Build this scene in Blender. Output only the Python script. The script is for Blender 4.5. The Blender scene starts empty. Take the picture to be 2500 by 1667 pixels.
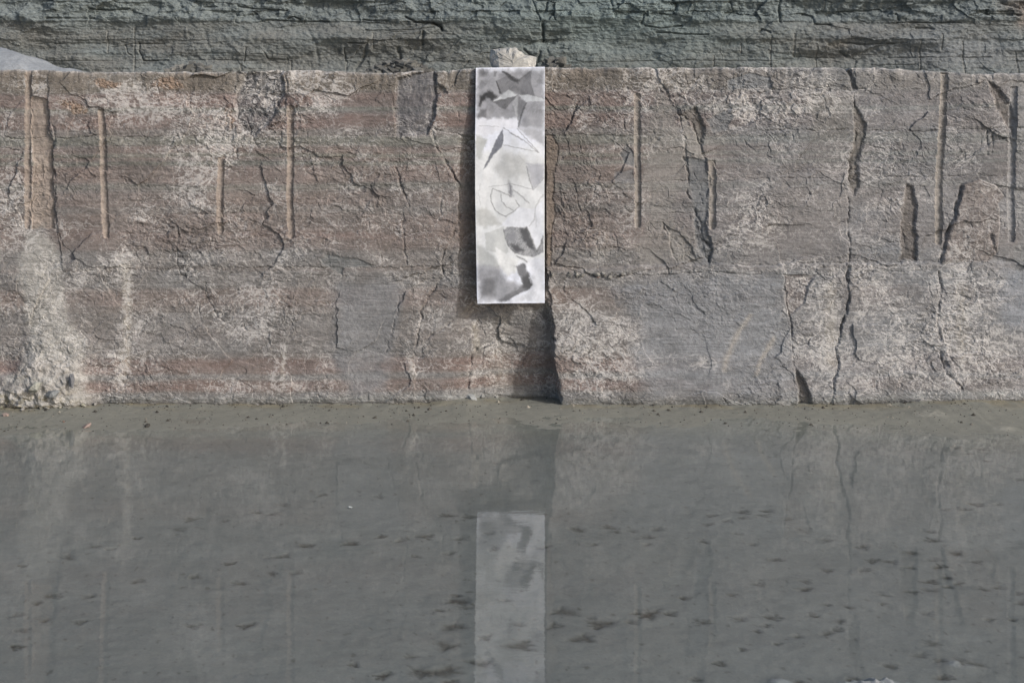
import bpy, bmesh, math, random
import numpy as np

# ------------------------------------------------------------------ camera, sky, sun, exposure
scn = bpy.context.scene
COL = scn.collection
S = 0.0024            # metres per photo pixel at the plane of the rock wall
D = 8.3333            # camera to wall
HOR = 168.0           # horizon row in the photo
ZC = 821 * S          # camera height above the water (z = 0)

cam_d = bpy.data.cameras.new('camera')
cam = bpy.data.objects.new('camera', cam_d)
COL.objects.link(cam)
cam.location = (0, -D, ZC)
cam.rotation_euler = (math.radians(90), 0, 0)
cam_d.lens = 50.0
cam_d.sensor_width = 36.0
cam_d.shift_y = -(833.5 - HOR) / 2500.0
cam_d.clip_end = 500
cam_d.dof.use_dof = True
cam_d.dof.focus_distance = D - 0.05
cam_d.dof.aperture_fstop = 7.1
scn.camera = cam

SUN_EL = math.radians(30)
SUN_AZ = math.radians(55)       # from the wall's normal towards the right
world = bpy.data.worlds.new('World')
scn.world = world
world.use_nodes = True
wn = world.node_tree
bg = wn.nodes['Background']
sky = wn.nodes.new('ShaderNodeTexSky')
sky.sky_type = 'NISHITA'
sky.sun_disc = False
sky.sun_elevation = SUN_EL
sky.sun_rotation = math.atan2(math.sin(SUN_AZ), -math.cos(SUN_AZ))
sky.dust_density = 3.0
sky.air_density = 1.0
wn.links.new(sky.outputs[0], bg.inputs[0])
bg.inputs[1].default_value = 0.148

sun_d = bpy.data.lights.new('sun', 'SUN')
sun_d.energy = 2.9
sun_d.angle = math.radians(1.5)
sun_d.color = (1.0, 0.98, 0.955)
sun = bpy.data.objects.new('sun', sun_d)
COL.objects.link(sun)
from mathutils import Vector
to_sun = Vector((math.cos(SUN_EL) * math.sin(SUN_AZ), -math.cos(SUN_EL) * math.cos(SUN_AZ), math.sin(SUN_EL)))
sun.rotation_euler = to_sun.to_track_quat('Z', 'Y').to_euler()
sun.location = (6, -6, 8)

vs = scn.view_settings
vs.view_transform = 'Standard'
vs.look = 'None'
vs.exposure = 0.0
vs.gamma = 1.0
vs.use_curve_mapping = False
scn.render.resolution_x, scn.render.resolution_y = 1024, 682

# ------------------------------------------------------------------ numeric helpers
_tabs = {}
def _tab(seed):
    if seed not in _tabs:
        a = np.random.RandomState(seed).rand(256, 256) * 2 * np.pi
        _tabs[seed] = (np.cos(a), np.sin(a))
    return _tabs[seed]

def perlin(x, y, seed=0):
    gx, gy = _tab(seed)
    xi = np.floor(x).astype(int); yi = np.floor(y).astype(int)
    fx = x - xi; fy = y - yi
    u = fx * fx * fx * (fx * (fx * 6 - 15) + 10); v = fy * fy * fy * (fy * (fy * 6 - 15) + 10)
    x0 = xi & 255; x1 = (xi + 1) & 255; y0 = yi & 255; y1 = (yi + 1) & 255
    a = gx[y0, x0] * fx + gy[y0, x0] * fy
    b = gx[y0, x1] * (fx - 1) + gy[y0, x1] * fy
    c = gx[y1, x0] * fx + gy[y1, x0] * (fy - 1)
    d = gx[y1, x1] * (fx - 1) + gy[y1, x1] * (fy - 1)
    return 1.5 * ((a + (b - a) * u) * (1 - v) + (c + (d - c) * u) * v)

def fbm(x, y, seed=0, octv=5, gain=0.5):
    s = 0; a = 1.0; t = 0
    for o in range(octv):
        s = s + a * perlin(x * 2 ** o + 17.3 * o, y * 2 ** o + 9.1 * o, seed + o)
        t += a; a *= gain
    return s / t * 1.5

def ridged(x, y, seed=0, octv=4, gain=0.55):
    s = 0; a = 1.0; t = 0
    for o in range(octv):
        s = s + a * (1 - np.abs(perlin(x * 2 ** o + 7.7 * o, y * 2 ** o + 3.3 * o, seed + o)) * 1.6)
        t += a; a *= gain
    return s / t

def sstep(a, b, x):
    t = np.clip((x - a) / (b - a), 0, 1)
    return t * t * (3 - 2 * t)

def pldist(X, Y, pts):
    d = np.full(X.shape, 1e9)
    for (x0, y0), (x1, y1) in zip(pts[:-1], pts[1:]):
        dx, dy = x1 - x0, y1 - y0
        L = dx * dx + dy * dy + 1e-9
        t = np.clip(((X - x0) * dx + (Y - y0) * dy) / L, 0, 1)
        d = np.minimum(d, np.hypot(X - x0 - t * dx, Y - y0 - t * dy))
    return d

def inpoly(X, Y, pts):
    ins = np.zeros(X.shape, bool)
    n = len(pts)
    for i in range(n):
        x0, y0 = pts[i]; x1, y1 = pts[(i + 1) % n]
        if y0 == y1:
            continue
        c = ((y0 > Y) != (y1 > Y)) & (X < (x1 - x0) * (Y - y0) / (y1 - y0) + x0)
        ins ^= c
    return ins

def _window(X, Y, xs, ys, pad):
    """index window of a structured grid (columns ~ x, rows ~ y) around a feature"""
    q = pad + (X.max() - X.min()) * .004 + 24
    cx = X[X.shape[0] // 2]; ry = Y[:, Y.shape[1] // 2]
    c = np.nonzero((cx > min(xs) - q) & (cx < max(xs) + q))[0]
    r = np.nonzero((ry > min(ys) - q) & (ry < max(ys) + q))[0]
    if len(c) == 0 or len(r) == 0:
        return None
    return slice(r[0], r[-1] + 1), slice(c[0], c[-1] + 1)

def polymask(X, Y, pts, soft=3.0, full=False):
    """signed-distance based soft mask, 1 inside"""
    xs = [p[0] for p in pts]; ys = [p[1] for p in pts]
    m = np.zeros(X.shape)
    w = (slice(None),) * X.ndim if full else _window(X, Y, xs, ys, soft * 3 + 4)
    if w is None:
        return m
    x = X[w]; y = Y[w]
    d = pldist(x, y, list(pts) + [pts[0]])
    m[w] = sstep(-soft, soft, np.where(inpoly(x, y, pts), d, -d))
    return m

def linemask(X, Y, pts, w):
    xs = [p[0] for p in pts]; ys = [p[1] for p in pts]
    m = np.zeros(X.shape)
    k = _window(X, Y, xs, ys, w * 3 + 2)
    if k is not None:
        m[k] = np.exp(-np.minimum(pldist(X[k], Y[k], pts) / w, 6) ** 2)
    return m

def blob(X, Y, cx, cy, rx, ry):
    return np.exp(-(((X - cx) / rx) ** 2 + ((Y - cy) / ry) ** 2))

def facets(X, Y, cx, cy, seed, slope, off):
    """broken-rock relief: every cell is a slightly tilted plane at its own depth"""
    r = np.random.RandomState(seed)
    N = 128
    jx, jy, sx, sy, oo = [r.rand(N, N) for _ in range(5)]
    gx = X / cx; gy = Y / cy
    ix = np.floor(gx).astype(int); iy = np.floor(gy).astype(int)
    best = np.full(X.shape, 1e9); out = np.zeros(X.shape)
    for a in (-1, 0, 1):
        for b in (-1, 0, 1):
            kx = (ix + a) % N; ky = (iy + b) % N
            px = ix + a + jx[ky, kx]; py = iy + b + jy[ky, kx]
            d = (gx - px) ** 2 + (gy - py) ** 2
            h = (oo[ky, kx] - .5) * 2 * off + (gx - px) * cx * S * (sx[ky, kx] - .5) * 2 * slope + (gy - py) * cy * S * (sy[ky, kx] - .5) * 2 * slope
            k = d < best
            best = np.where(k, d, best); out = np.where(k, h, out)
    return out

def lin(c):
    c = np.asarray(c, float) / 255.0
    return np.where(c <= 0.04045, c / 12.92, ((c + 0.055) / 1.055) ** 2.4)

KALB = 1.0           # albedo for a colour seen sunlit in the photo
def alb(r, g, b, k=None):
    return lin((r, g, b)) * (KALB if k is None else k)

def mixc(C, col, m):
    m = np.clip(m, 0, 1)[..., None]
    return C * (1 - m) + np.asarray(col) * m

# ------------------------------------------------------------------ object helpers
def tag(o, label=None, cat=None, group=None, kind=None):
    if label: o['label'] = label
    if cat: o['category'] = cat
    if group: o['group'] = group
    if kind: o['kind'] = kind
    return o

def empty(name, loc=(0, 0, 0)):
    o = bpy.data.objects.new(name, None)
    o.location = loc
    o.empty_display_size = 0.1
    COL.objects.link(o)
    return o

def mesh_from(name, V, F, mat, col=None, parent=None, normals=None, smooth=False, eff=None):
    me = bpy.data.meshes.new(name)
    V = np.ascontiguousarray(V, np.float32); F = np.ascontiguousarray(F, np.int32)
    n = F.shape[1]
    me.vertices.add(len(V)); me.vertices.foreach_set('co', V.ravel())
    me.loops.add(F.size); me.loops.foreach_set('vertex_index', F.ravel())
    me.polygons.add(len(F))
    me.polygons.foreach_set('loop_start', np.arange(0, F.size, n, dtype=np.int32))
    me.update(calc_edges=True)
    if col is not None:
        a = me.attributes.new('tone', 'FLOAT_COLOR', 'POINT')
        rgba = np.ones((len(V), 4), np.float32)
        rgba[:, :3] = np.clip(col, 0.005, 0.95)
        a.data.foreach_set('color', rgba.ravel())
    if eff is not None:
        a = me.attributes.new('salt', 'FLOAT', 'POINT')
        a.data.foreach_set('value', np.ascontiguousarray(eff, np.float32))
    me.polygons.foreach_set('use_smooth', np.full(len(F), bool(smooth)))
    if normals is not None:
        me.normals_split_custom_set_from_vertices(normals.astype(np.float32).tolist())
    me.materials.append(mat)
    o = bpy.data.objects.new(name, me)
    COL.objects.link(o)
    if parent is not None:
        o.parent = parent
        o.matrix_parent_inverse = parent.matrix_world.inverted() if False else o.matrix_parent_inverse
        o.location = -Vector(parent_origin(parent))
    return o

def parent_origin(p):
    v = Vector((0, 0, 0))
    while p is not None:
        v += p.location; p = p.parent
    return v

def subset(V, F, sel, *arrs):
    f = F[sel]
    u, inv = np.unique(f.ravel(), return_inverse=True)
    return (V[u], inv.reshape(f.shape)) + tuple(None if a is None else a[u] for a in arrs)

def gridfaces(nr, nc):
    i = np.arange(nr * nc).reshape(nr, nc)
    return np.stack([i[:-1, :-1], i[1:, :-1], i[1:, 1:], i[:-1, 1:]], -1).reshape(-1, 4)

def grid_normals(P):
    du = np.gradient(P, axis=1); dv = np.gradient(P, axis=0)
    n = np.cross(dv, du)
    n /= np.linalg.norm(n, axis=-1, keepdims=True) + 1e-12
    return n

def spread(lo, hi, step, ext, grow=1.25):
    """dense columns in [lo,hi], widening steps out to +-ext beyond"""
    core = np.arange(lo, hi + .5 * step, step)
    out = []; p = 0; s = step
    while p < ext:
        s *= grow; p += s; out.append(p)
    out = np.array(out)
    return np.concatenate([lo - out[::-1], core, core[-1] + out])

# ------------------------------------------------------------------ materials
def newmat(name):
    m = bpy.data.materials.new(name); m.use_nodes = True
    nt = m.node_tree
    b = nt.nodes['Principled BSDF']
    return m, nt, b

def node(nt, t, **kw):
    n = nt.nodes.new(t)
    for k, v in kw.items():
        setattr(n, k, v)
    return n

def noise(nt, vec, scale, detail=6, rough=0.55, dist=0.0):
    n = node(nt, 'ShaderNodeTexNoise')
    n.inputs['Scale'].default_value = scale
    n.inputs['Detail'].default_value = detail
    n.inputs['Roughness'].default_value = rough
    n.inputs['Distortion'].default_value = dist
    if vec is not None:
        nt.links.new(vec, n.inputs['Vector'])
    return n.outputs['Fac']

def math_n(nt, op, a, b=None, c=None):
    n = node(nt, 'ShaderNodeMath', operation=op)
    for i, v in enumerate((a, b, c)):
        if v is None: continue
        if isinstance(v, (int, float)): n.inputs[i].default_value = v
        else: nt.links.new(v, n.inputs[i])
    return n.outputs[0]

def maprange(nt, v, a, b, c=0.0, d=1.0, smooth=False):
    n = node(nt, 'ShaderNodeMapRange')
    if smooth: n.interpolation_type = 'SMOOTHSTEP'
    nt.links.new(v, n.inputs[0])
    for i, q in enumerate((a, b, c, d)):
        n.inputs[i + 1].default_value = q
    return n.outputs[0]

def mixrgb(nt, fac, a, b, blend='MIX'):
    n = node(nt, 'ShaderNodeMix', data_type='RGBA', blend_type=blend)
    for sock, v in ((n.inputs[0], fac), (n.inputs[6], a), (n.inputs[7], b)):
        if isinstance(v, (int, float)): sock.default_value = v
        elif isinstance(v, tuple): sock.default_value = v
        else: nt.links.new(v, sock)
    return n.outputs[2]

def scaled_pos(nt, s):
    g = node(nt, 'ShaderNodeNewGeometry')
    m = node(nt, 'ShaderNodeMapping')
    m.inputs['Scale'].default_value = s
    nt.links.new(g.outputs['Position'], m.inputs['Vector'])
    return m.outputs['Vector']

def rock_material(name, scale=1.0, salt=True, bump=0.5, mott=(0.74, 1.2)):
    m, nt, b = newmat(name)
    at = node(nt, 'ShaderNodeAttribute', attribute_name='tone')
    col = at.outputs['Color']
    p = scaled_pos(nt, (1, 1, 1)); pb = scaled_pos(nt, (1, 1, 2.6))
    n1 = noise(nt, pb, 7 * scale, 7, 0.62)
    n2 = noise(nt, p, 55 * scale, 4, 0.6)
    n3 = noise(nt, pb, 190 * scale, 3, 0.6)
    k = maprange(nt, n1, 0.3, 0.7, mott[0], mott[1])
    k2 = maprange(nt, n2, 0.3, 0.7, 0.80, 1.20)
    k3 = maprange(nt, n3, 0.3, 0.7, 0.86, 1.14)
    kk = math_n(nt, 'MULTIPLY', math_n(nt, 'MULTIPLY', k, k2), k3)
    comb = node(nt, 'ShaderNodeCombineXYZ')
    for i in range(3): nt.links.new(kk, comb.inputs[i])
    c1 = mixrgb(nt, 1.0, col, comb.outputs[0], 'MULTIPLY')
    if salt:
        sa = node(nt, 'ShaderNodeAttribute', attribute_name='salt')
        # lace of mineral crust: warped fine noise against a threshold the crust amount lowers
        sp = math_n(nt, 'MAXIMUM', sa.outputs['Fac'], 0.0)
        ps = scaled_pos(nt, (1, 1, 1.35))
        rag = noise(nt, ps, 70, 3, 0.7)
        wv_ = math_n(nt, 'ADD', math_n(nt, 'MULTIPLY', sp, 0.062), 0.0045)
        wv_ = math_n(nt, 'MULTIPLY', wv_, maprange(nt, rag, 0.3, 0.7, 0.35, 1.65))
        def vein(scale, dist, rough):
            v = math_n(nt, 'ABSOLUTE', math_n(nt, 'SUBTRACT', noise(nt, ps, scale, 4.5, rough, dist), 0.5))
            q = math_n(nt, 'DIVIDE', math_n(nt, 'SUBTRACT', wv_, v), math_n(nt, 'MULTIPLY', wv_, 0.6))
            n_ = node(nt, 'ShaderNodeClamp'); nt.links.new(q, n_.inputs[0])
            return n_.outputs[0]
        f = math_n(nt, 'MAXIMUM', vein(7.5, 0.9, 0.55), math_n(nt, 'MULTIPLY', vein(18, 0.7, 0.58), 0.9))
        speck = maprange(nt, math_n(nt, 'ADD', noise(nt, ps, 45, 6, 0.75), math_n(nt, 'MULTIPLY', sp, 0.13)), 0.625, 0.68, 0.0, 0.7)
        f = math_n(nt, 'MAXIMUM', f, speck)
        f = math_n(nt, 'MULTIPLY', f, maprange(nt, sp, 0.0, 0.5, 0.36, 0.95))
        pale = mixrgb(nt, 0.60, col, (0.56, 0.535, 0.515, 1))
        grain = maprange(nt, n2, 0.3, 0.7, 0.86, 1.1)
        cg = node(nt, 'ShaderNodeCombineXYZ')
        for i in range(3): nt.links.new(grain, cg.inputs[i])
        pale = mixrgb(nt, 1.0, pale, cg.outputs[0], 'MULTIPLY')
        c1 = mixrgb(nt, f, c1, pale)
    nt.links.new(c1, b.inputs['Base Color'])
    b.inputs['Roughness'].default_value = 0.9
    b.inputs['Specular IOR Level'].default_value = 0.25
    h = math_n(nt, 'ADD', math_n(nt, 'MULTIPLY', n1, 1.2), math_n(nt, 'ADD', math_n(nt, 'MULTIPLY', n2, 0.35), math_n(nt, 'MULTIPLY', n3, 0.10)))
    bp = node(nt, 'ShaderNodeBump')
    bp.inputs['Strength'].default_value = bump
    bp.inputs['Distance'].default_value = 0.02 / scale
    nt.links.new(h, bp.inputs['Height'])
    nt.links.new(bp.outputs[0], b.inputs['Normal'])
    return m

MAT_WALL = rock_material('banded_rock')
MAT_CLIFF = rock_material('cliff_rock', scale=0.3, salt=False, bump=0.5, mott=(.88, 1.12))

def tone_material(name, rough=0.8, grain=90, gk=(0.85, 1.15), bump=0.25, spec=0.3):
    m, nt, b = newmat(name)
    at = node(nt, 'ShaderNodeAttribute', attribute_name='tone')
    p = scaled_pos(nt, (1, 1, 1))
    n = noise(nt, p, grain, 6, 0.65)
    n0 = noise(nt, p, grain * 0.12, 5, 0.6)
    k = math_n(nt, 'MULTIPLY', maprange(nt, n, 0.3, 0.7, *gk), maprange(nt, n0, 0.3, 0.7, 0.93, 1.07))
    cb = node(nt, 'ShaderNodeCombineXYZ')
    for i in range(3): nt.links.new(k, cb.inputs[i])
    nt.links.new(mixrgb(nt, 1.0, at.outputs['Color'], cb.outputs[0], 'MULTIPLY'), b.inputs['Base Color'])
    b.inputs['Roughness'].default_value = rough
    b.inputs['Specular IOR Level'].default_value = spec
    bp = node(nt, 'ShaderNodeBump')
    bp.inputs['Strength'].default_value = bump
    bp.inputs['Distance'].default_value = 0.006
    nt.links.new(n, bp.inputs['Height'])
    nt.links.new(bp.outputs[0], b.inputs['Normal'])
    return m

MAT_MUD = tone_material('silt', rough=0.75, grain=110, gk=(0.88, 1.12), bump=0.3)
MAT_PAPER = tone_material('charcoal_on_paper', rough=0.85, grain=420, gk=(0.95, 1.05), bump=0.05, spec=0.2)
MAT_STONE = tone_material('broken_stone', rough=0.9, grain=60, gk=(0.72, 1.28), bump=0.9)
MAT_PALESTONE = tone_material('pale_stone', rough=0.92, grain=45, gk=(0.80, 1.2), bump=0.8)

def water_material():
    m, nt, b = newmat('still_water')
    nt.nodes.remove(b)
    out = nt.nodes['Material Output']
    tr = node(nt, 'ShaderNodeBsdfTransparent'); tr.inputs[0].default_value = (0.93, 0.955, 0.95, 1)
    gl = node(nt, 'ShaderNodeBsdfGlossy'); gl.inputs['Roughness'].default_value = 0.012
    gl.inputs[0].default_value = (1, 1, 1, 1)
    geo = node(nt, 'ShaderNodeNewGeometry')
    dot = node(nt, 'ShaderNodeVectorMath', operation='DOT_PRODUCT')
    nt.links.new(geo.outputs['Incoming'], dot.inputs[0]); nt.links.new(geo.outputs['Normal'], dot.inputs[1])
    g1 = math_n(nt, 'SUBTRACT', 1.0, math_n(nt, 'ABSOLUTE', dot.outputs['Value']))
    fr = math_n(nt, 'ADD', math_n(nt, 'MULTIPLY', math_n(nt, 'POWER', g1, 5.0), 0.98), 0.02)
    mx = node(nt, 'ShaderNodeMixShader')
    pv = scaled_pos(nt, (1.0, 2.2, 1.0))
    n = noise(nt, pv, 9.0, 4, 0.55)
    bp = node(nt, 'ShaderNodeBump')
    bp.inputs['Strength'].default_value = 1.0
    bp.inputs['Distance'].default_value = 0.00030
    nt.links.new(n, bp.inputs['Height'])
    nt.links.new(bp.outputs[0], gl.inputs['Normal'])
    nt.links.new(fr, mx.inputs[0]); nt.links.new(tr.outputs[0], mx.inputs[1]); nt.links.new(gl.outputs[0], mx.inputs[2])
    nt.links.new(mx.outputs[0], out.inputs['Surface'])
    return m
MAT_WATER = water_material()

# ------------------------------------------------------------------ the rock wall
WX = spread(-60, 2560, 2.05, 2600, 1.16)
TOPX = [-3000, 0, 60, 140, 250, 420, 560, 660, 760, 860, 960, 1060, 1110, 1160, 1250, 1330, 1500, 1700, 1850, 1960, 2060, 2180, 2240, 2320, 2400, 2500, 5500]
TOPY = [171, 171, 172, 173, 176, 177, 176, 172, 172, 177, 178, 173, 171, 168, 168, 166, 166, 166, 165, 165, 166, 167, 173, 177, 181, 180, 180]
top = np.interp(WX, TOPX, TOPY) + fbm(WX / 60, WX * 0 + 3.3, 71, 6, .62) * 3.6
for cxx, cw, cd_ in [(215, 16, 3), (470, 22, 4), (600, 12, 5), (695, 10, 4), (925, 30, 3), (1092, 9, 5), (1440, 14, 3), (1600, 10, 4), (1790, 16, 3), (2066, 10, 6), (2180, 14, 3), (2425, 12, 4)]:
    top = top + cd_ * np.clip(1 - np.abs(WX - cxx) / cw, 0, 1)
BOT = 1075.0
NR = 440
vv = np.linspace(0, 1, NR)
PX = np.broadcast_to(WX, (NR, len(WX))).copy()
PY = top[None, :] + vv[:, None] * (BOT - top)[None, :]

wx = PX + 3.2 * fbm(PX / 26, PY / 26, 11, 3) + 5 * fbm(PX / 90, PY / 90, 12, 2)
wy = PY + 2.2 * fbm(PX / 24, PY / 24, 21, 3) + 4 * fbm(PX / 90, PY / 90, 22, 2)

H = np.zeros(PX.shape)
jx = wx + 3.0 * fbm(PX / 9, PY / 9, 97, 3, .7); jy = wy + 2.0 * fbm(PX / 9, PY / 9, 98, 3, .7)
cwx = wx + 26 * fbm(PX / 70, PY / 70, 15, 5, .6); cwy = wy + 22 * fbm(PX / 70, PY / 70, 16, 5, .6)
# broad undulation, leaned facets and bedding flutes
H += 0.020 * fbm(PX / 420, PY / 300, 31, 3)
rough = 0.55 + 0.45 * np.clip(fbm(PX / 200, PY / 160, 41, 3) * 1.6, -1, 1)
for (x, y, rx, ry, a) in [(630, 240, 90, 80, 1.0), (1420, 430, 110, 220, .5), (560, 330, 60, 70, .7), (130, 880, 90, 100, .6), (1900, 260, 170, 60, .4), (450, 600, 80, 80, .5),
                          (1660, 850, 160, 130, -.45), (900, 820, 110, 130, -.45), (1560, 520, 60, 110, -.4), (2000, 420, 90, 160, -.25), (680, 900, 160, 90, -.2), (880, 250, 80, 70, -.45)]:
    rough += a * blob(PX, PY, x, y, rx, ry)
rough = np.clip(rough, 0.12, 1.8)
fx = PX + 14 * fbm(PX / 60, PY / 60, 14, 3); fy = PY + 10 * fbm(PX / 60, PY / 60, 24, 3)
H += facets(fx, fy, 170, 110, 5, 0.04, 0.0012)
H += rough * facets(fx, fy, 58, 30, 6, 0.07, 0.0009)
H += rough * facets(fx + 20, fy, 22, 12, 7, 0.12, 0.0010)
H += 0.0030 * rough * np.abs(fbm(PX / 40, PY / 22, 51, 5, .62))
H += rough * facets(fx, fy + 9, 10, 6.5, 8, 0.16, 0.0012)
H += 0.0034 * rough * fbm(PX / 13, PY / 8, 61, 4, .65)
H += 0.0010 * fbm(PX / 160, PY / 5.0, 55, 3)

# the two benches of the wall: the lower one stands a little proud of the upper
bedX = [-3000, 0, 150, 500, 780, 1090, 1340, 1450, 1620, 1860, 2060, 2290, 2500, 5500]
bedY = [655, 655, 660, 652, 652, 652, 652, 655, 646, 645, 641, 640, 637, 640]
bed = np.interp(wx, bedX, bedY)
H += 0.010 * sstep(-3, 3, wy - bed) * (0.4 + 0.6 * sstep(1250, 1500, PX))

# spalled or standing patches: (outline, depth in metres, edge softness, colour or None, colour weight, salt change)
TAN = alb(150, 138, 127); TANG = alb(148, 141, 132); BLUEG = alb(121, 123, 124); DARKS = alb(92, 92, 93); LGREY = alb(132, 129, 124)
BROWN = alb(126, 115, 105); OLIVE = alb(104, 100, 88)
patches = [
 ([(77, 232), (116, 246), (121, 330), (130, 350), (124, 410), (132, 460), (131, 560), (77, 560)], -0.017, 1.5, TAN, .8, -.5),
 ([(596, 182), (692, 174), (694, 232), (664, 292), (622, 334), (592, 322), (572, 282), (577, 222)], -0.022, 6, DARKS, .7, .15),
 ([(972, 190), (1062, 174), (1067, 230), (1058, 290), (1045, 330), (972, 332), (966, 280)], -0.030, 2, alb(100, 100, 102), .8, -.2),
 ([(1062, 200), (1085, 215), (1092, 228), (1075, 232), (1066, 240)], -0.02, 2, None, 0, 0),
 ([(1334, 330), (1352, 330), (1364, 360), (1362, 400), (1352, 425), (1350, 480), (1358, 520), (1350, 560), (1346, 650), (1334, 650)], -0.006, 1.5, BROWN, .9, -.5),
 ([(2212, 450), (2230, 455), (2240, 500), (2234, 560), (2237, 636), (2197, 636), (2200, 560), (2206, 500)], -0.020, 2, alb(96, 90, 84), .7, -.3),
 ([(2420, 198), (2440, 212), (2466, 250), (2476, 292), (2470, 336), (2452, 300), (2430, 258)], -0.022, 3, alb(98, 92, 86), .6, -.3),
 ([(2083, 250), (2100, 280), (2116, 302), (2112, 332), (2094, 400), (2096, 450), (2085, 476), (2072, 450), (2080, 380), (2087, 330)], -0.017, 2, alb(104, 98, 90), .6, -.3),  # shadowed strip beside the joint; its shade is also painted into the colour
 ([(2066, 176), (2078, 216), (2086, 216), (2076, 172)], -0.03, 2, None, 0, 0),
 ([(1668, 383), (1724, 389), (1736, 450), (1722, 540), (1738, 606), (1732, 643), (1700, 600), (1692, 507), (1680, 437)], -0.015, 2, BLUEG * .82, .8, -.4),
 ([(1656, 280), (1676, 286), (1704, 333), (1724, 389), (1672, 380), (1675, 338)], -0.007, 2, LGREY, .8, -.5),
 ([(1661, 284), (1700, 262), (1722, 310), (1714, 352), (1702, 330), (1689, 297)], -0.020, 3, alb(108, 104, 98), .7, -.4),  # shaded facet, tinted darker to carry its shade
 ([(1725, 290), (1772, 268), (1792, 285), (1775, 320), (1740, 322)], -0.006, 3, BLUEG * .85, .8, -.4),
 ([(1775, 195), (1830, 180), (1880, 190), (1885, 215), (1780, 218)], -0.006, 2, BLUEG, .8, -.2),
 ([(1512, 378), (1528, 350), (1545, 372), (1550, 411), (1522, 398)], -0.008, 2, BLUEG * .85, .7, -.3),
 ([(1502, 420), (1545, 412), (1548, 446), (1505, 445)], -0.004, 3, BLUEG, .6, -.4),
 ([(2352, 452), (2392, 438), (2432, 455), (2450, 482), (2434, 500), (2440, 560), (2430, 616), (2415, 640), (2300, 640), (2326, 545)], 0.014, 2, alb(116, 107, 101), .6, .1),
 ([(1914, 672), (1990, 672), (1975, 700), (1958, 740), (1925, 770), (1918, 735)], -0.012, 2, alb(116, 108, 104), .6, .2),
 ([(1944, 905), (1962, 925), (1986, 990), (1948, 990)], -0.030, 2, alb(104, 98, 92), .7, -.3),  # triangular shadow at the joint foot, painted dark as well as recessed
 ([(780, 632), (800, 622), (860, 628), (920, 650), (840, 652), (838, 672), (786, 645)], -0.007, 3, alb(112, 114, 113), .7, -.4),
 ([(1618, 548), (1636, 574), (1640, 604), (1652, 642), (1700, 640), (1690, 600), (1660, 570)], -0.010, 2, LGREY, .7, -.4),
 ([(1600, 230), (1640, 250), (1668, 340), (1670, 420), (1640, 560), (1580, 560), (1580, 300)], 0.0, 10, LGREY, .75, -.35),
 ([(1570, 540), (1690, 560), (1700, 640), (1560, 640)], 0.0, 10, LGREY, .6, -.35),
 ([(820, 690), (985, 690), (975, 760), (950, 850), (940, 965), (840, 965), (815, 850), (825, 750)], 0.0, 16, alb(121, 122, 123), .85, -.4),
 ([(1500, 690), (1900, 672), (1925, 780), (1930, 960), (1700, 970), (1575, 965), (1545, 880), (1540, 760)], 0.0, 18, alb(126, 128, 130), .85, -.35),
 ([(1880, 440), (2070, 440), (2070, 640), (1830, 640), (1840, 560)], 0.0, 20, alb(124, 120, 117), .7, -.05),
 ([(1970, 235), (2080, 225), (2080, 330), (1985, 330)], 0.0, 12, alb(122, 120, 115), .7, -.1),
 ([(2440, 650), (2520, 650), (2520, 800), (2450, 800)], 0.0, 20, alb(138, 142, 147), .7, -.2),
 ([(2460, 210), (2520, 205), (2520, 640), (2482, 640), (2478, 300)], 0.0, 8, alb(134, 134, 132), .7, -.3),
 ([(640, 230), (700, 228), (695, 265), (650, 270)], -0.008, 3, None, 0, .2),
 ([(300, 370), (460, 350), (470, 420), (440, 470), (330, 450)], 0, 14, None, 0, 0),
]
C = np.empty(PX.shape + (3,)); C[:] = alb(117, 112, 108)
# bedding colours
sy_ = PY + 5 * fbm(PX / 260, PY / 80, 81, 3) + 0.004 * (PX - 1250)
def band(y0, y1, soft=6):
    return sstep(y0 - soft, y0 + soft, sy_) * (1 - sstep(y1 - soft, y1 + soft, sy_))
left = 1 - sstep(1500, 2100, PX)
redm = 0.75 + 0.5 * fbm(PX / 130, PY / 40, 83, 3)
RED = alb(122, 109, 103); RED2 = alb(119, 103, 97); GREENISH = alb(112, 114, 106); TOPB = alb(111, 105, 97); GREY = alb(117, 116, 114)
C = mixc(C, TOPB, band(150, 222) * .9)
for (a, b, w, c) in [(226, 262, .8, RED2), (276, 312, .8, RED2), (356, 388, .6, RED), (404, 444, .7, RED), (468, 500, .45, RED), (520, 604, .5, RED), (560, 580, .3, RED2),
                     (706, 742, .45, RED), (872, 908, .75, RED2), (926, 952, .8, RED2), (800, 830, .25, RED)]:
    C = mixc(C, c, band(a, b) * w * redm * (0.45 + 0.55 * left))
for (a, b, w) in [(260, 268, .6), (330, 352, .55), (372, 382, .6), (392, 400, .6), (448, 460, .3), (612, 650, .4), (660, 700, .55), (760, 860, .45), (910, 922, .6), (955, 1000, .7)]:
    C = mixc(C, GREENISH if a < 450 else GREY, band(a, b, 4) * w)
fine = fbm(PX / 500, PY / 5.5, 85, 3)
C *= (1 + 0.10 * fine)[..., None]
C *= (1 + 0.16 * fbm(PX / 110, PY / 75, 86, 4))[..., None]
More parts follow.
